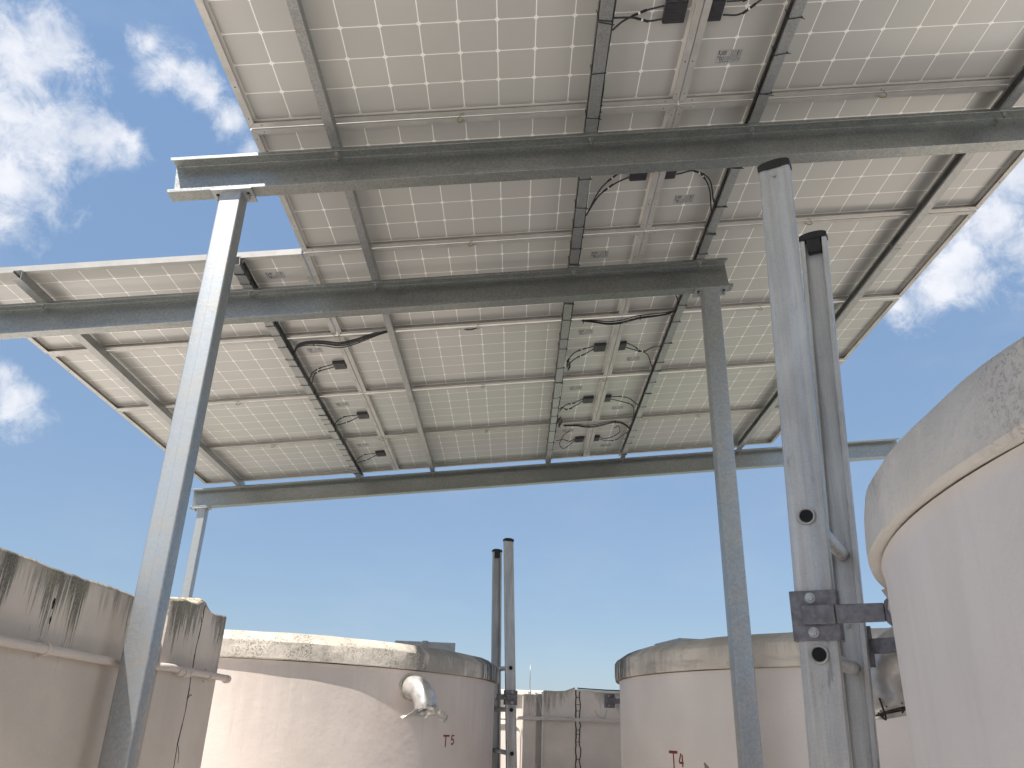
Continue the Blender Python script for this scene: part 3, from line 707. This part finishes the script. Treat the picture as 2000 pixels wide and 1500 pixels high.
mb = MB(); stroke(mb, T4, a4, z4, sub([(0, .001), (.058, .001)]), .0105); mb.build('painted_letter', REDP, t4)['label'] = 'red painted letter T'
mb = MB(); stroke(mb, T4, a4, z4, sub([(.030, -.004), (.032, -.062)]), .0068); mb.build('painted_letter', REDP, t4)['label'] = 'stem of the red painted letter T'
mb = MB(); stroke(mb, T4, a4, z4, sub([(.081, -.002), (.068, -.034)]), .007); stroke(mb, T4, a4, z4, sub([(.069, -.036), (.096, -.036)]), .008); stroke(mb, T4, a4, z4, sub([(.089, -.006), (.090, -.051)]), .007)
mb.build('painted_digit', REDP, t4)['label'] = 'red painted digit 4'
ap = math.atan2(3.3376 * K4 - T4[1], .7546 * K4 - T4[0])
mb = MB(); stroke(mb, T4, ap, ZC - .100 * K4, sub([(-.004, .010), (.006, -.004), (.012, -.016), (.013, -.06)], 3), [.006, .01, .014, .018, .022, .026, .03, .034, .036, .034])
mb.build('bare_patch', GREYP, t4)['label'] = 'grey patch where the paint is missing'

# overflow elbows
def elbow(root, tc, rx, ry, rz, r=.056, name='overflow_pipe', run=.030, rad=.105, sweep=62, torn=True, seed=3, tr_=1.4937, tail=.034):
    nx, ny = (rx - tc[0]), (ry - tc[1]); L = math.hypot(nx, ny); nx, ny = nx / L, ny / L
    base = Vector((nx * tr_, ny * tr_, rz)); n = Vector((nx, ny, 0)); dn = Vector((0, 0, -1)); tg = Vector((-ny, nx, 0))
    pts = [base - n * .03, base, base + n * run]
    for k in range(1, 13):
        a = R(sweep) * k / 12; pts.append(base + n * run + n * math.sin(a) * rad + dn * (1 - math.cos(a)) * rad)
    d = (pts[-1] - pts[-2]).normalized(); pts += [pts[-1] + d * .012, pts[-1] + d * tail]
    mb = MB(); mb.tube(pts, r, 28, cap=False); pipe = mb.build(name, SILV, root)
    sol = pipe.modifiers.new('wall', 'SOLIDIFY'); sol.thickness = .003; sol.offset = -1
    mb = MB(); end = pts[-1]; mb.tube([pts[-3], pts[-3] + d * .002], r * .93, 24); mb.build('dark_inside', HOLE, pipe)
    # sealant ring at the wall
    mb = MB(); rg = [base + n * .002 + (tg * math.cos(q) + Vector((0, 0, 1)) * math.sin(q)) * (r + .004 + .0035 * math.sin(q * 5)) for q in [2 * math.pi * k / 40 for k in range(41)]]
    mb.tube(rg, .0055, 6); mb.build('sealant_ring', FLAKE, pipe)
    rn = random.Random(seed); e1 = tg; e2 = d.cross(tg).normalized()
    mb = MB()
    if torn:
        for (a0, a1, ln, out, lift) in ((145, 220, .125, .98, .1), (-45, 35, .095, .95, .25), (250, 325, .080, .20, -.9), (75, 135, .04, .5, .2)):
            m_ = 6; rows = []
            for q in range(5):
                s = q / 4; row = []
                for k in range(m_ + 1):
                    a = R(a0 + (a1 - a0) * k / m_); taper = 1 - abs(k / m_ - .5) * 1.4 * s
                    dirr = e1 * math.cos(a) + e2 * math.sin(a)
                    mid = R((a0 + a1) / 2); dm = e1 * math.cos(mid) + e2 * math.sin(mid)
                    p = end + dirr * (r + .002) * (1 - .5 * s * (1 - taper)) + (dm * out + d * (lift if lift < 0 else .25) * (1 if lift < 0 else 1)) * ln * s + Vector((0, 0, rn.uniform(-.006, .006) * s + .012 * math.sin(s * 3 + k)))
                    row.append(p)
                rows.append(row)
            vs = [p for row in rows for p in row]; fs = [(q * (m_ + 1) + k, q * (m_ + 1) + k + 1, (q + 1) * (m_ + 1) + k + 1, (q + 1) * (m_ + 1) + k) for q in range(4) for k in range(m_)]
            mb.add(vs, fs, 0, True)
        o = mb.build('torn_tape', SILV, pipe); s2 = o.modifiers.new('thick', 'SOLIDIFY'); s2.thickness = .0018
    else:
        for q in range(9):
            a = R(q * 40 + rn.uniform(-12, 12)); a2 = a + R(180 + rn.uniform(-50, 50))
            mb.tube([end + (e1 * math.cos(a) + e2 * math.sin(a)) * r - d * .008, end + (e1 * math.cos(a2) + e2 * math.sin(a2)) * r - d * .006], .0022, 5)
        mb.tube(spline([end + e1 * r + e2 * .02, end + e1 * (r + .01) + d * .02, end + e1 * (r + .004) - d * .03]), .0025, 5)
        mb.tube([end - e2 * r * .3, end - e2 * .3 * r + n * -.14 + Vector((0, 0, .004))], .003, 5)
        mb.build('wire_mesh', simple('rusty_wire', (.06, .045, .035), .7, .3), pipe)
    return pipe
elbow(t5, T5, -.513 * K5, 4.2864 * K5, .1804 * K5 + ZC, r=.0625, rad=.118, run=.033, tr_=R5, sweep=70, tail=.05)['label'] = 'silver overflow elbow with torn flaring tape at its mouth'
elbow(tr, TRc, 1.133, 1.963, .222 + ZC, r=.069, torn=False, rad=.085, run=.165, sweep=110)['label'] = 'dull overflow elbow behind the ladder with rusty wire over its mouth'

# flat hatches on the lids
def hatch(label, cx, cy, ang, w1, w2, z, h, k=1.0):
    cx, cy, w1, w2, h, z = cx * k, cy * k, w1 * k, w2 * k, h * k, (z - ZC) * k + ZC
    root = thing('lid_hatch', label, 'hatch', Matrix.Translation((cx, cy, z)) @ Matrix.Rotation(ang, 4, 'Z'))
    mb = MB(); mb.box(-w1 / 2, w1 / 2, -w2 / 2, w2 / 2, 0, h); mb.build('cover', galv('hatch_sheet' + str(int(cx * 10)), .42, .4), root, bevel=.003, bseg=1)
    mb = MB(); mb.box(-.02, .02, -w2 / 2 - .006, -w2 / 2 - .0005, .004, h + .006); mb.build('latch', GALV, root)
hatch('low grey metal hatch on top of the T5 tank lid', -.585, 5.62, R(4), .40, .30, ZC + .440, .078)
hatch('thin edge of a grey hatch on top of the T4 tank lid', 1.16, 5.13, R(12), .42, .4, ZC + .47, .066)

# ------------------------------------------------------------------ ladders
def rail_prof(wd=.077, dp=.026, t=.003):
    # web with a shallow rib either side; x along the radial direction, y = depth towards the other rail (open side)
    o = []
    h = wd / 2
    o += [(-h + .006, 0), (-h + .018, 0), (-h + .020, .0016), (h - .020, .0016), (h - .018, 0), (h - .006, 0), (h - .0015, .0015), (h, .006), (h, dp - .004), (h - .002, dp), (h - .014, dp), (h - .014, dp - t), (h - t, dp - t), (h - t, t + .0015), (-h + t, t + .0015), (-h + t, dp - t), (-h + .014, dp - t), (-h + .014, dp), (-h + .002, dp), (-h, dp - .004), (-h, .006), (-h + .0015, .0015)]
    return o
def ladder(label, nb, nt, fb, ft, b_dir, rung_z0, wallc, ztop_n, ztop_f, brz, tr_=1.4937):
    """nb/nt: near rail axis at z of bottom/top reference; likewise far rail"""
    nb, nt, fb, ft = map(Vector, (nb, nt, fb, ft))
    def at(p, q, z): return p + (q - p) * ((z - p.z) / (q.z - p.z))
    root = thing('ladder', label, 'ladder', loc=(nb.x, nb.y, 0)); off = Vector((nb.x, nb.y, 0))
    a = Vector((fb.x - nb.x, fb.y - nb.y, 0)).normalized(); b = Vector((b_dir[0], b_dir[1], 0)); b = (b - a * b.dot(a)).normalized()
    pr = rail_prof()
    for (p, q, zt_, sgn) in ((nb, nt, ztop_n, 1), (fb, ft, ztop_f, -1)):
        lo = at(p, q, .02) - off; hi = at(p, q, zt_) - off
        mb = MB(); mb.extrude(pr if sgn == 1 else [(x, y) for x, y in reversed(pr)], lo, hi, b, a * sgn, smooth=False)
        rl = mb.build('rail', ALU, root, bevel=.0012, bseg=1)
        mb = MB(); dp = .026
        # domed cap over the rail end with a tongue that plugs the open side
        n_ = 10; prof = []
        for k in range(n_ + 1):
            x = -.0405 + .081 * k / n_; prof.append((x, .013 * math.sqrt(max(0, 1 - (x / .042) ** 2)) + .002))
        prof = [(-.0405, -.010)] + prof + [(.0405, -.010)]
        mb.extrude(prof, hi - a * sgn * .003, hi + a * sgn * (dp + .003), b, (0, 0, 1))
        mb.extrude([(-.020, -.055), (.020, -.055), (.020, 0), (-.020, 0)], hi + a * sgn * .006, hi + a * sgn * (dp + .0015), b, (0, 0, 1))
        mb.build('end_cap', RUB, rl, bevel=.0015, bseg=1)
        mb = MB(); c = at(p, q, zt_ - .035) - off; mb.tube([c - a * sgn * .0005, c - a * sgn * .0035], .0042, 8); mb.build('rivet', BOLT, rl)
    z = rung_z0
    while z > .1:
        z -= .2815
    z += .2815
    while z < rung_z0 + .1:
        p = at(nb, nt, z) - off; q = at(fb, ft, z + .01) - off
        mb = MB(); d = (q - p).normalized()
        # ribbed tube
        e = b; g = Vector((0, 0, 1)); n_ = 28; ring = [(.0155 + (.0009 if k % 2 else 0)) for k in range(n_)]
        pf = [(math.cos(2 * math.pi * k / n_) * ring[k], math.sin(2 * math.pi * k / n_) * ring[k]) for k in range(n_)]
        mb.extrude(pf, p + d * .004, q - d * .002, e, g, smooth=True)
        rg = mb.build('rung', ALU, root, angle=60)
        mb = MB(); mb.tube([p + d * -.0022 + (b * math.cos(t_) + g * math.sin(t_)) * .0165 for t_ in [2 * math.pi * k / 24 for k in range(25)]], .0022, 6)
        mb.build('swaged_end', ALU, rg)
        mb = MB(); mb.tube([p + d * .0005, p - d * .0012], .0135, 20); mb.build('hole', HOLE, rg)
        mb = MB(); mb.tube([q + d * .002 - d * .003 + (b * math.cos(t_) + g * math.sin(t_)) * .0165 for t_ in [2 * math.pi * k / 24 for k in range(25)]], .002, 6)
        mb.build('swaged_end', ALU, rg)
        z += .2815
    # wall brackets: sleeve round the rail, bolts, arm, foot on the tank
    for (p, q, sgn, zz, dz2) in ((nb, nt, 1, brz[0], 0), (fb, ft, -1, brz[1], 0)):
        c = at(p, q, zz) - off; wall = Vector((wallc[0], wallc[1], 0)) - off
        br = bpy.data.objects.new('wall_bracket', None); COL.objects.link(br); br.parent = root; br.location = c; br.empty_display_size = .05
        mb = MB(); mb.extrude(rrect(.096, .036, .007, 3), (0, 0, -.049), (0, 0, .049), b, a, smooth=True)
        if sgn == -1:
            for v_ in mb.v:
                k_ = v_.dot(a); v_ += a * (-k_ + k_ * .4 + .012)
        else:
            for v_ in mb.v: v_ += a * .012
        mb.build('sleeve', CLAMP, br, angle=30)
        cc = Vector((c.x, c.y, 0)); dirw = (wall - cc); dist = dirw.length - tr_; dirw.normalize()
        mb = MB(); s0 = -a * sgn * .010
        side = dirw.cross(Vector((0, 0, 1))); side = side if side.dot(-a * sgn) > 0 else -side
        # arm: flat bar outside the sleeve, then to the wall
        th = .010; hh = .0195
        p0 = s0 + b * (-.024); p1 = s0 + b * .040 + dirw * 0.0
        def slab(A_, B_, h0, h1, t0=th):
            n3 = (B_ - A_).normalized().cross(Vector((0, 0, 1))) * t0 / 2
            mb.hexa([A_ - n3 + Vector((0, 0, -h0)), A_ + n3 + Vector((0, 0, -h0)), B_ + n3 + Vector((0, 0, -h1)), B_ - n3 + Vector((0, 0, -h1)),
                     A_ - n3 + Vector((0, 0, h0)), A_ + n3 + Vector((0, 0, h0)), B_ + n3 + Vector((0, 0, h1)), B_ - n3 + Vector((0, 0, h1))])
        slab(p0, p1, hh, hh, .012)
        p2 = dirw * (dist - .006) - a * sgn * .004
        slab(p1 + b * .0005, p2 - dirw * .018, hh * .95, hh * .9, .010); slab(p2 - dirw * .0175, p2, hh, .036, .016); slab(p2 + dirw * .0002, p2 + dirw * .006, .046, .046, .05)
        mb.build('arm', CLAMP, br, bevel=.003, bseg=2)
        for sz in (-.034, .034):
            c2 = -a * sgn * .0065 + Vector((0, 0, sz)) + b * (-.006); mb = MB()
            mb.tube([c2, c2 - a * sgn * .0015], .0105, 16)
            hx = [(math.cos(R(60 * k)) * .0075, math.sin(R(60 * k)) * .0075) for k in range(6)]
            mb.extrude(hx, c2 - a * sgn * .0012, c2 - a * sgn * .0085, b, (0, 0, 1)); mb.build('bolt', BOLT, br)
            if sgn == -1:
                c3 = a * -1 * -.0 + Vector((0, 0, sz - .0)) ; mb = MB(); c3 = Vector((0, 0, sz * 1.5)) - a * .0065 + b * -.004
                mb.tube([c3 + a * .001, c3 - a * .005], .0085, 12); mb.tube([c3 - a * .0045, c3 - a * .011], .0045, 8); mb.build('nut', BOLT, br)
        if sgn == 1:
            mb = MB(); fl = dirw * (dist - .012) - a * .016
            vs = [fl + dirw * x_ + Vector((0, 0, z_)) for x_, z_ in ((-.012, .040), (.004, .046), (.010, .038), (.010, -.040), (.003, -.044), (.004, -.015), (-.006, .004), (-.002, .020))]
            mb.add(vs + [v_ - a * .002 for v_ in vs], [tuple(range(8)), tuple(range(15, 7, -1))] + [(k, (k + 1) % 8, 8 + (k + 1) % 8, 8 + k) for k in range(8)]); mb.build('paint_flake', FLAKE, br)
    return root
Z = ZC
ladder('tall grey aluminium ladder in the right foreground, bracketed to the near tank', (.6152, 1.6543, .1591 + Z), (.6423, 1.644, 1.3786 + Z), (.8567, 2.0805, .1701 + Z), (.9027, 2.061, 1.4287 + Z),
       (.837, -.546), .4404 + Z, TRc, 1.372 + Z, 1.430 + Z, (.2345 + Z, .222 + Z))
ladder('distant aluminium ladder at the centre, beside the right edge of the T5 tank', (.0111, 6.05, .1296 + Z), (-.0482, 6.05, 1.355 + Z), (-.109, 6.419, .1121 + Z), (-.148, 6.418, 1.3375 + Z),
       (-.97, -.24), .4126 + Z, T5, 1.345 + Z, 1.330 + Z, (.2133 + Z, .215 + Z), R5)
# bracket on the rear of T4, without its rail in view
bc = Vector((.63 * 1.2, 5.363 * 1.2, .1896 * 1.2 + Z)); root = thing('ladder_bracket', 'dark ladder bracket sticking out left of the T4 tank against the far wall', 'bracket', loc=bc)
wv = Vector((T4[0], T4[1], 0)) - Vector((bc.x, bc.y, 0)); dist = wv.length - R4; wv.normalize(); bx = Vector((1, .05, 0)).normalized(); ay = Vector((-.05, 1, 0))
mb = MB(); mb.extrude(rrect(.082, .03, .006, 3), (0, 0, -.049), (0, 0, .049), bx, ay, smooth=True); mb.build('sleeve', CLAMP, root, angle=30)
mb = MB(); A_ = Vector((-.02, -.022, 0)); B_ = Vector((.05, -.022, 0)); 
mb.box(-.022, .052, -.028, -.0155, -.019, .019); C_ = wv * (dist + .01)
n3 = wv.cross(Vector((0, 0, 1))) * .006; s_ = Vector((.045, -.014, 0))
mb.hexa([s_ - n3 + Vector((0, 0, -.018)), s_ + n3 + Vector((0, 0, -.018)), C_ + n3 + Vector((0, 0, -.018)), C_ - n3 + Vector((0, 0, -.018)), s_ - n3 + Vector((0, 0, .018)), s_ + n3 + Vector((0, 0, .018)), C_ + n3 + Vector((0, 0, .018)), C_ - n3 + Vector((0, 0, .018))])
mb.build('arm', CLAMP, root, bevel=.002)
for sz in (-.034, .034): MB().tube([(-.006, -.0145, sz), (-.006, -.023, sz)], .0065, 6).build('bolt', BOLT, root)

# ------------------------------------------------------------------ left parapet with crack, and its conduit
ZW = ZC + .424
PARA = plaster('stained_parapet', (.61, .53, .455), top=ZW, length=.20, amount=.9, streak=(62, 2.2), lumps=.6, blotch=.12, thr=(.50, .52), alg=.35)
PARB = plaster('stained_pilaster', (.61, .53, .46), top=ZW + .01, length=.18, amount=.8, streak=(34, 2.4), lumps=.6, blotch=.12, alg=.35, thr=(.52, .54))
def wavy_wall(x0, x1, ys, zs, thick_dir=-1):
    """wall along Y between x0 (seen face) and x1, with an uneven top"""
    mb = MB(); vs = []; fs = []
    for y, z in zip(ys, zs): vs += [(x0, y, 0), (x0, y, z - .006), (x0 - .006, y, z), (x1, y, z + .004), (x1, y, 0)]
    n = len(ys)
    for i in range(n - 1):
        for k in range(4): fs.append((i * 5 + k, (i + 1) * 5 + k, (i + 1) * 5 + k + 1, i * 5 + k + 1))
    fs += [(4, 3, 2, 1, 0), tuple((n - 1) * 5 + k for k in range(5))]
    mb.add(vs, fs); return mb
rn = random.Random(4)
ys = [-3 + i * .05 for i in range(130)]; ys = [y for y in ys if y < 3.28] + [3.30]
zs = [ZW + .0028 * math.sin(y * 9) + rn.uniform(-.0022, .0022) for y in ys]
root = thing('parapet_wall', 'cream parapet wall at the left edge with black mould streaks', 'wall', loc=(0, 0, 0))
mb = wavy_wall(-1.45, -1.62, ys, zs); mb.build('wall_face', PARA, root)
for (yy, zz, s) in ((2.555, .318, 1.0), (2.56, .268, .7)):   # chips
    mb = MB(); pts = [(-1.4488, yy + s * a_, ZC + zz + s * c_) for a_, c_ in ((-.008, .004), (-.002, .016), (.004, .014), (.006, -.002), (.003, -.016), (-.003, -.018), (-.006, -.006))]
    mb.add(pts + [(-1.452, p[1], p[2]) for p in pts], [tuple(range(7)), tuple(range(13, 6, -1))] + [(k, (k + 1) % 7, 7 + (k + 1) % 7, 7 + k) for k in range(7)]); mb.build('chip', HOLE, root)
# pilaster block
root = thing('pilaster', 'cream pilaster with a long vertical crack and broken top, behind the foreground post', 'wall', loc=(0, 0, 0))
pil0 = len(COL.objects)
ys2 = [3.100, 3.13, 3.155, 3.177, 3.25, 3.29, 3.315, 3.34, 3.36, 3.40, 3.42, 3.45, 3.48, 3.52, 3.58, 3.64, 3.674]
zs2 = [.4215, .424, .428, .434, .433, .434, .437, .447, .456, .457, .446, .436, .428, .424, .426, .430, .433]
mb = wavy_wall(-1.290, -1.45, ys2, [z + ZC - .004 for z in zs2])
for i, v_ in enumerate(mb.v):                        # flat facet then slightly canted main face
    if v_.x > -1.30 and v_.y < 3.17: v_.x -= .020 * (3.177 - v_.y) / .077
mb.build('wall_face', PARB, root)
rn = random.Random(11); crk = [(3.395, .436)]
for z in [.42, .40, .385, .36, .33, .30, .27, .24, .21, .18, .15, .11, .07, .03, -.02, -.07, -.10, -.14, -.2, -.27, -.34]:
    crk.append((3.385 + .006 * math.sin(z * 21) - (.0 if z > -.1 else .012) + rn.uniform(-.004, .004), z))
mb = MB()
for i in range(len(crk) - 1):
    w1 = .0022 + .0012 * math.sin(i * 1.7); (y0, z0), (y1, z1) = crk[i], crk[i + 1]
    mb.hexa([(-1.2915, y0 - w1, z0 + ZC), (-1.2885, y0 - w1, z0 + ZC), (-1.2885, y0 + w1, z0 + ZC), (-1.2915, y0 + w1, z0 + ZC), (-1.2915, y1 - w1, z1 + ZC), (-1.2885, y1 - w1, z1 + ZC), (-1.2885, y1 + w1, z1 + ZC), (-1.2915, y1 + w1, z1 + ZC)])
for (pp) in ([(3.372, .385), (3.383, .372), (3.388, .365)], [(3.386, .07), (3.41, .088), (3.425, .085)], [(3.383, -.10), (3.405, -.13), (3.412, -.16)]):
    for i in range(2):
        (y0, z0), (y1, z1) = pp[i], pp[i + 1]; w1 = .0014
        mb.hexa([(-1.2915, y0, z0 + ZC - w1), (-1.2885, y0, z0 + ZC - w1), (-1.2885, y1, z1 + ZC - w1), (-1.2915, y1, z1 + ZC - w1), (-1.2915, y0, z0 + ZC + w1), (-1.2885, y0, z0 + ZC + w1), (-1.2885, y1, z1 + ZC + w1), (-1.2915, y1, z1 + ZC + w1)])
mb.build('crack', HOLE, root)
mb = MB(); mb.hexa([(-1.62, 3.36, ZC + .452), (-1.293, 3.355, ZC + .452), (-1.293, 3.405, ZC + .452), (-1.62, 3.41, ZC + .452), (-1.6, 3.365, ZC + .462), (-1.31, 3.362, ZC + .460), (-1.31, 3.40, ZC + .460), (-1.6, 3.40, ZC + .463)]); mb.build('loose_mortar', plaster('broken_mortar', (.55, .46, .33), lumps=1.0, pits=.8), root, bevel=.002)
for o in list(COL.objects)[pil0:]:                     # the pilaster stands a little further out along the line of sight
    for v_ in o.data.vertices: v_.co = Vector((v_.co.x * 1.063, v_.co.y * 1.063, (v_.co.z - ZC) * 1.063 + ZC) if v_.co.z > .01 else (v_.co.x * 1.063, v_.co.y * 1.063, 0))
# conduit
PIPE = plaster('painted_conduit', (.60, .52, .46), lumps=.15, blotch=.06)
root = thing('conduit_pipe', 'cream painted conduit clipped along the left parapet and ending on the pilaster', 'pipe', loc=(0, 0, 0))
zp = ZC + .180
pts = [(-1.425, -3, zp + .03), (-1.425, 2.0, zp + .004), (-1.425, 2.9, zp - .004), (-1.425, 3.20, zp - .003), (-1.41, 3.24, zp), (-1.378, 3.265, zp + .002), (-1.354, 3.30, zp + .002), (-1.354, 3.40, zp + .002), (-1.354, 3.995, zp)]
mb = MB(); mb.tube(pts, .0145, 14); mb.build('tube', PIPE, root)
mb = MB(); mb.tube([(-1.354, 3.985, zp - .003), (-1.354, 4.014, zp - .003)], .019, 14); mb.build('end_cap', PIPE, root)
mb = MB(); mb.tube([(-1.354, 3.391, zp - .003), (-1.354, 3.440, zp - .003)], .020, 14); mb.tube([(-1.354, 3.450, zp - .003), (-1.354, 3.492, zp - .004)], .022, 14); mb.tube([(-1.354, 3.508, zp - .004), (-1.354, 3.530, zp - .004)], .019, 14); mb.build('coupling', PIPE, root, bevel=.002)
for (xx, yy, zz) in ((-1.425, 2.53, zp), (-1.354, 3.746, zp - .003), (-1.425, 1.3, zp + .01)):
    mb = MB(); mb.tube([(xx + .016 * math.sin(q), yy, zz + .018 * math.cos(q)) for q in [math.pi * (k / 10) for k in range(11)]], .0035, 6)
    for s in (-1, 1): mb.box(xx - .0245, xx - .018, yy - .008, yy + .008, zz + s * .017 - .012, zz + s * .017 + .012); mb.tube([(xx - .018, yy, zz + s * .026), (xx - .011, yy, zz + s * .026)], .004, 6)
    mb.build('pipe_clip', PIPE, root)

# ------------------------------------------------------------------ far parapet between the tanks
FAR = plaster('far_parapet', (.70, .60, .51), top=ZC + .42, length=.20, amount=.6, streak=(18, 2.4), lumps=.6, blotch=.12, thr=(.46, .6))
FARL = plaster('far_parapet_light', (.70, .63, .56), top=ZC + .42, length=.30, amount=.35, streak=(18, 2.0), lumps=.4)
COP = plaster('whitewashed_coping', (.74, .69, .63), lumps=.4)
def prism_x(mb, x0, x1, y0, y1, tops, mi=0):      # wall along X with uneven top: tops=[(x,z)...]
    vs = []; fs = []
    for x, z in tops: vs += [(x, y0, 0), (x, y0, z), (x, y1, z), (x, y1, 0)]
    n = len(tops)
    for i in range(n - 1):
        for k in range(3): fs.append((i * 4 + k, i * 4 + k + 1, (i + 1) * 4 + k + 1, (i + 1) * 4 + k))
    fs += [(0, 3, 2, 1), tuple((n - 1) * 4 + k for k in (0, 1, 2, 3))]
    mb.add(vs, fs, mi); return mb
root = thing('parapet_wall', 'stained parapet section between the lightning rod and the big crack', 'wall', loc=(0, 0, 0))
prism_x(MB(), 0, 0, 8.75, 8.95, [(.348, ZC + .388), (.40, ZC + .389), (.46, ZC + .386), (.52, ZC + .388), (.575, ZC + .394), (.62, ZC + .412), (.668, ZC + .428), (.673, ZC + .424)]).build('wall_face', FAR, root)
MB().box(.331, .3475, 8.742, 8.90, 0, ZC + .378).build('corner_trim', COP, root)
root = thing('parapet_wall', 'parapet section right of the big crack, partly hidden by the T4 tank', 'wall', loc=(0, 0, 0))
prism_x(MB(), 0, 0, 8.76, 8.96, [(.678, ZC + .407), (.72, ZC + .412), (.82, ZC + .408), (1.0, ZC + .406), (2.4, ZC + .405), (12.5, ZC + .405)]).build('wall_face', FAR, root)
MB().box(.86, 12.5, 8.752, 8.759, ZC + .388, ZC + .402).build('white_band', COP, root)
mb = MB(); mb.tube([(.70, 8.80, ZC + .424), (.80, 8.80, ZC + .420), (1.0, 8.80, ZC + .415), (4.0, 8.80, ZC + .412)], .006, 6); mb.build('roof_tape', HOLE, root)
rn = random.Random(9)
def crackx(xc, z0, z1, w_, am, y):
    mb = MB(); z = z0; x = xc
    while z > z1:
        zn = z - rn.uniform(.02, .06); xn = xc + rn.uniform(-am, am)
        mb.hexa([(x - w_, y - .0022, z), (x + w_, y - .0022, z), (x + w_, y + .002, z), (x - w_, y + .002, z), (xn - w_, y - .0022, zn), (xn + w_, y - .0022, zn), (xn + w_, y + .002, zn), (xn - w_, y + .002, zn)]); z, x = zn, xn
    return mb
crackx(.683, ZC + .40, .3, .0042, .006, 8.76).build('crack', HOLE, root); crackx(.722, ZC + .39, .3, .0050, .010, 8.76).build('crack', HOLE, root)
mb = MB(); mb.box(.742, .788, 8.752, 8.7595, ZC - .075, ZC + .005); mb.build('patch_plate', FARL, root)
mb = MB()
for z in (.33, .26, .20, .02, -.02, -.09, -.25): mb.box(.684, .724, 8.7565, 8.7598, ZC + z, ZC + z + .005)
mb.build('crack', HOLE, root)
root = thing('parapet_pillar', 'narrow cream pillar below the lightning rod, left of the stained parapet section', 'pillar', loc=(0, 0, 0))
MB().box(.141, .272, 8.72, 8.98, 0, ZC + .345).build('pillar_face', FAR, root)
MB().box(.2725, .330, 8.80, 8.98, 0, ZC + .355).build('recess', FARL, root)
root = thing('parapet_wall', 'sunlit white-topped parapet seen between the rails of the distant ladder', 'wall', loc=(0, 0, 0))
prism_x(MB(), 0, 0, 10.0, 10.25, [(-12.5, ZC + .432), (-.5, ZC + .432), (.46, ZC + .430)]).build('wall_face', FARL, root)
MB().box(-12.5, .46, 9.93, 9.998, ZC + .380, ZC + .436).build('coping', COP, root, bevel=.01)
mb = MB(); pr = [(-12.4, 0), (.13, 0)] + [(.13 - .12 + .12 * math.cos(R(a_)), ZC + .06 - .10 + .10 * math.sin(R(a_))) for a_ in range(0, 91, 10)] + [(-12.4, ZC + .06)]
mb.extrude(pr, (0, 9.70, 0), (0, 9.998, 0), (1, 0, 0), (0, 0, 1)); mb.build('low_block', FARL, root)
root = thing('conduit_pipe', 'cream conduit running level along the far parapet between the tanks', 'pipe', loc=(0, 0, 0))
zq = ZC + .118
MB().tube([(-3.0, 9.66, zq), (.08, 9.66, zq), (.10, 8.72, zq - .002), (.14, 8.70, zq), (.34, 8.70, zq), (.36, 8.722, zq + .002), (1.2, 8.722, zq - .002), (6, 8.722, zq - .01)], .0165, 10).build('tube', PIPE, root)
for xx in (.345, .875): MB().tube([(xx - .018, 8.72, zq), (xx + .022, 8.72, zq)], .025, 12).build('coupling', PIPE, root)
mb = MB(); mb.tube([(.60, 8.705, zq + .03), (.64, 8.70, zq + .020), (.70, 8.70, zq - .016)], .012, 8); mb.build('coupling', PIPE, root)
for xx in (.21, .56, .99):
    mb = MB(); mb.tube([(xx, 8.75 - .05 * math.sin(q), zq + .024 * math.cos(q)) for q in [math.pi * (k / 10) for k in range(11)]], .0035, 5); mb.build('pipe_clip', PIPE, root)
mb = MB(); mb.tube(spline([(.88, 8.745, zq + .10), (.90, 8.74, zq + .05), (.97, 8.74, zq + .025), (.985, 8.74, zq + .06), (1.0, 8.745, zq + .11)]), .0015, 4); mb.build('loose_wire', HOLE, root)
root = thing('lightning_rod', 'thin metal lightning rod standing on the far parapet, right of the distant ladder', 'lightning rod', loc=(.215, 9.3, 0))
mb = MB(); mb.tube([(0, 0, ZC + .40), (0, 0, ZC + .70)], .0065, 8, rf=lambda s: 1 - .75 * s); mb.build('rod', BOLT, root)
mb = MB(); mb.tube([(0, 0, ZC + .36), (0, 0, ZC + .41)], .016, 8); mb.box(-.05, .06, -.03, .03, ZC + .345, ZC + .362); mb.build('base', BOLT, root)
mb = MB(); mb.box(-.08, .112, -.06, .06, 0, ZC + .3445); mb.build('plinth', FARL, root)
mb = MB(); mb.tube([(.02, -.05, ZC + .375), (.06, -.52, ZC + .36), (.10, -.54, ZC + .25), (.125, -.572, ZC + .12)], .005, 6); mb.build('down_conductor', COP, root)
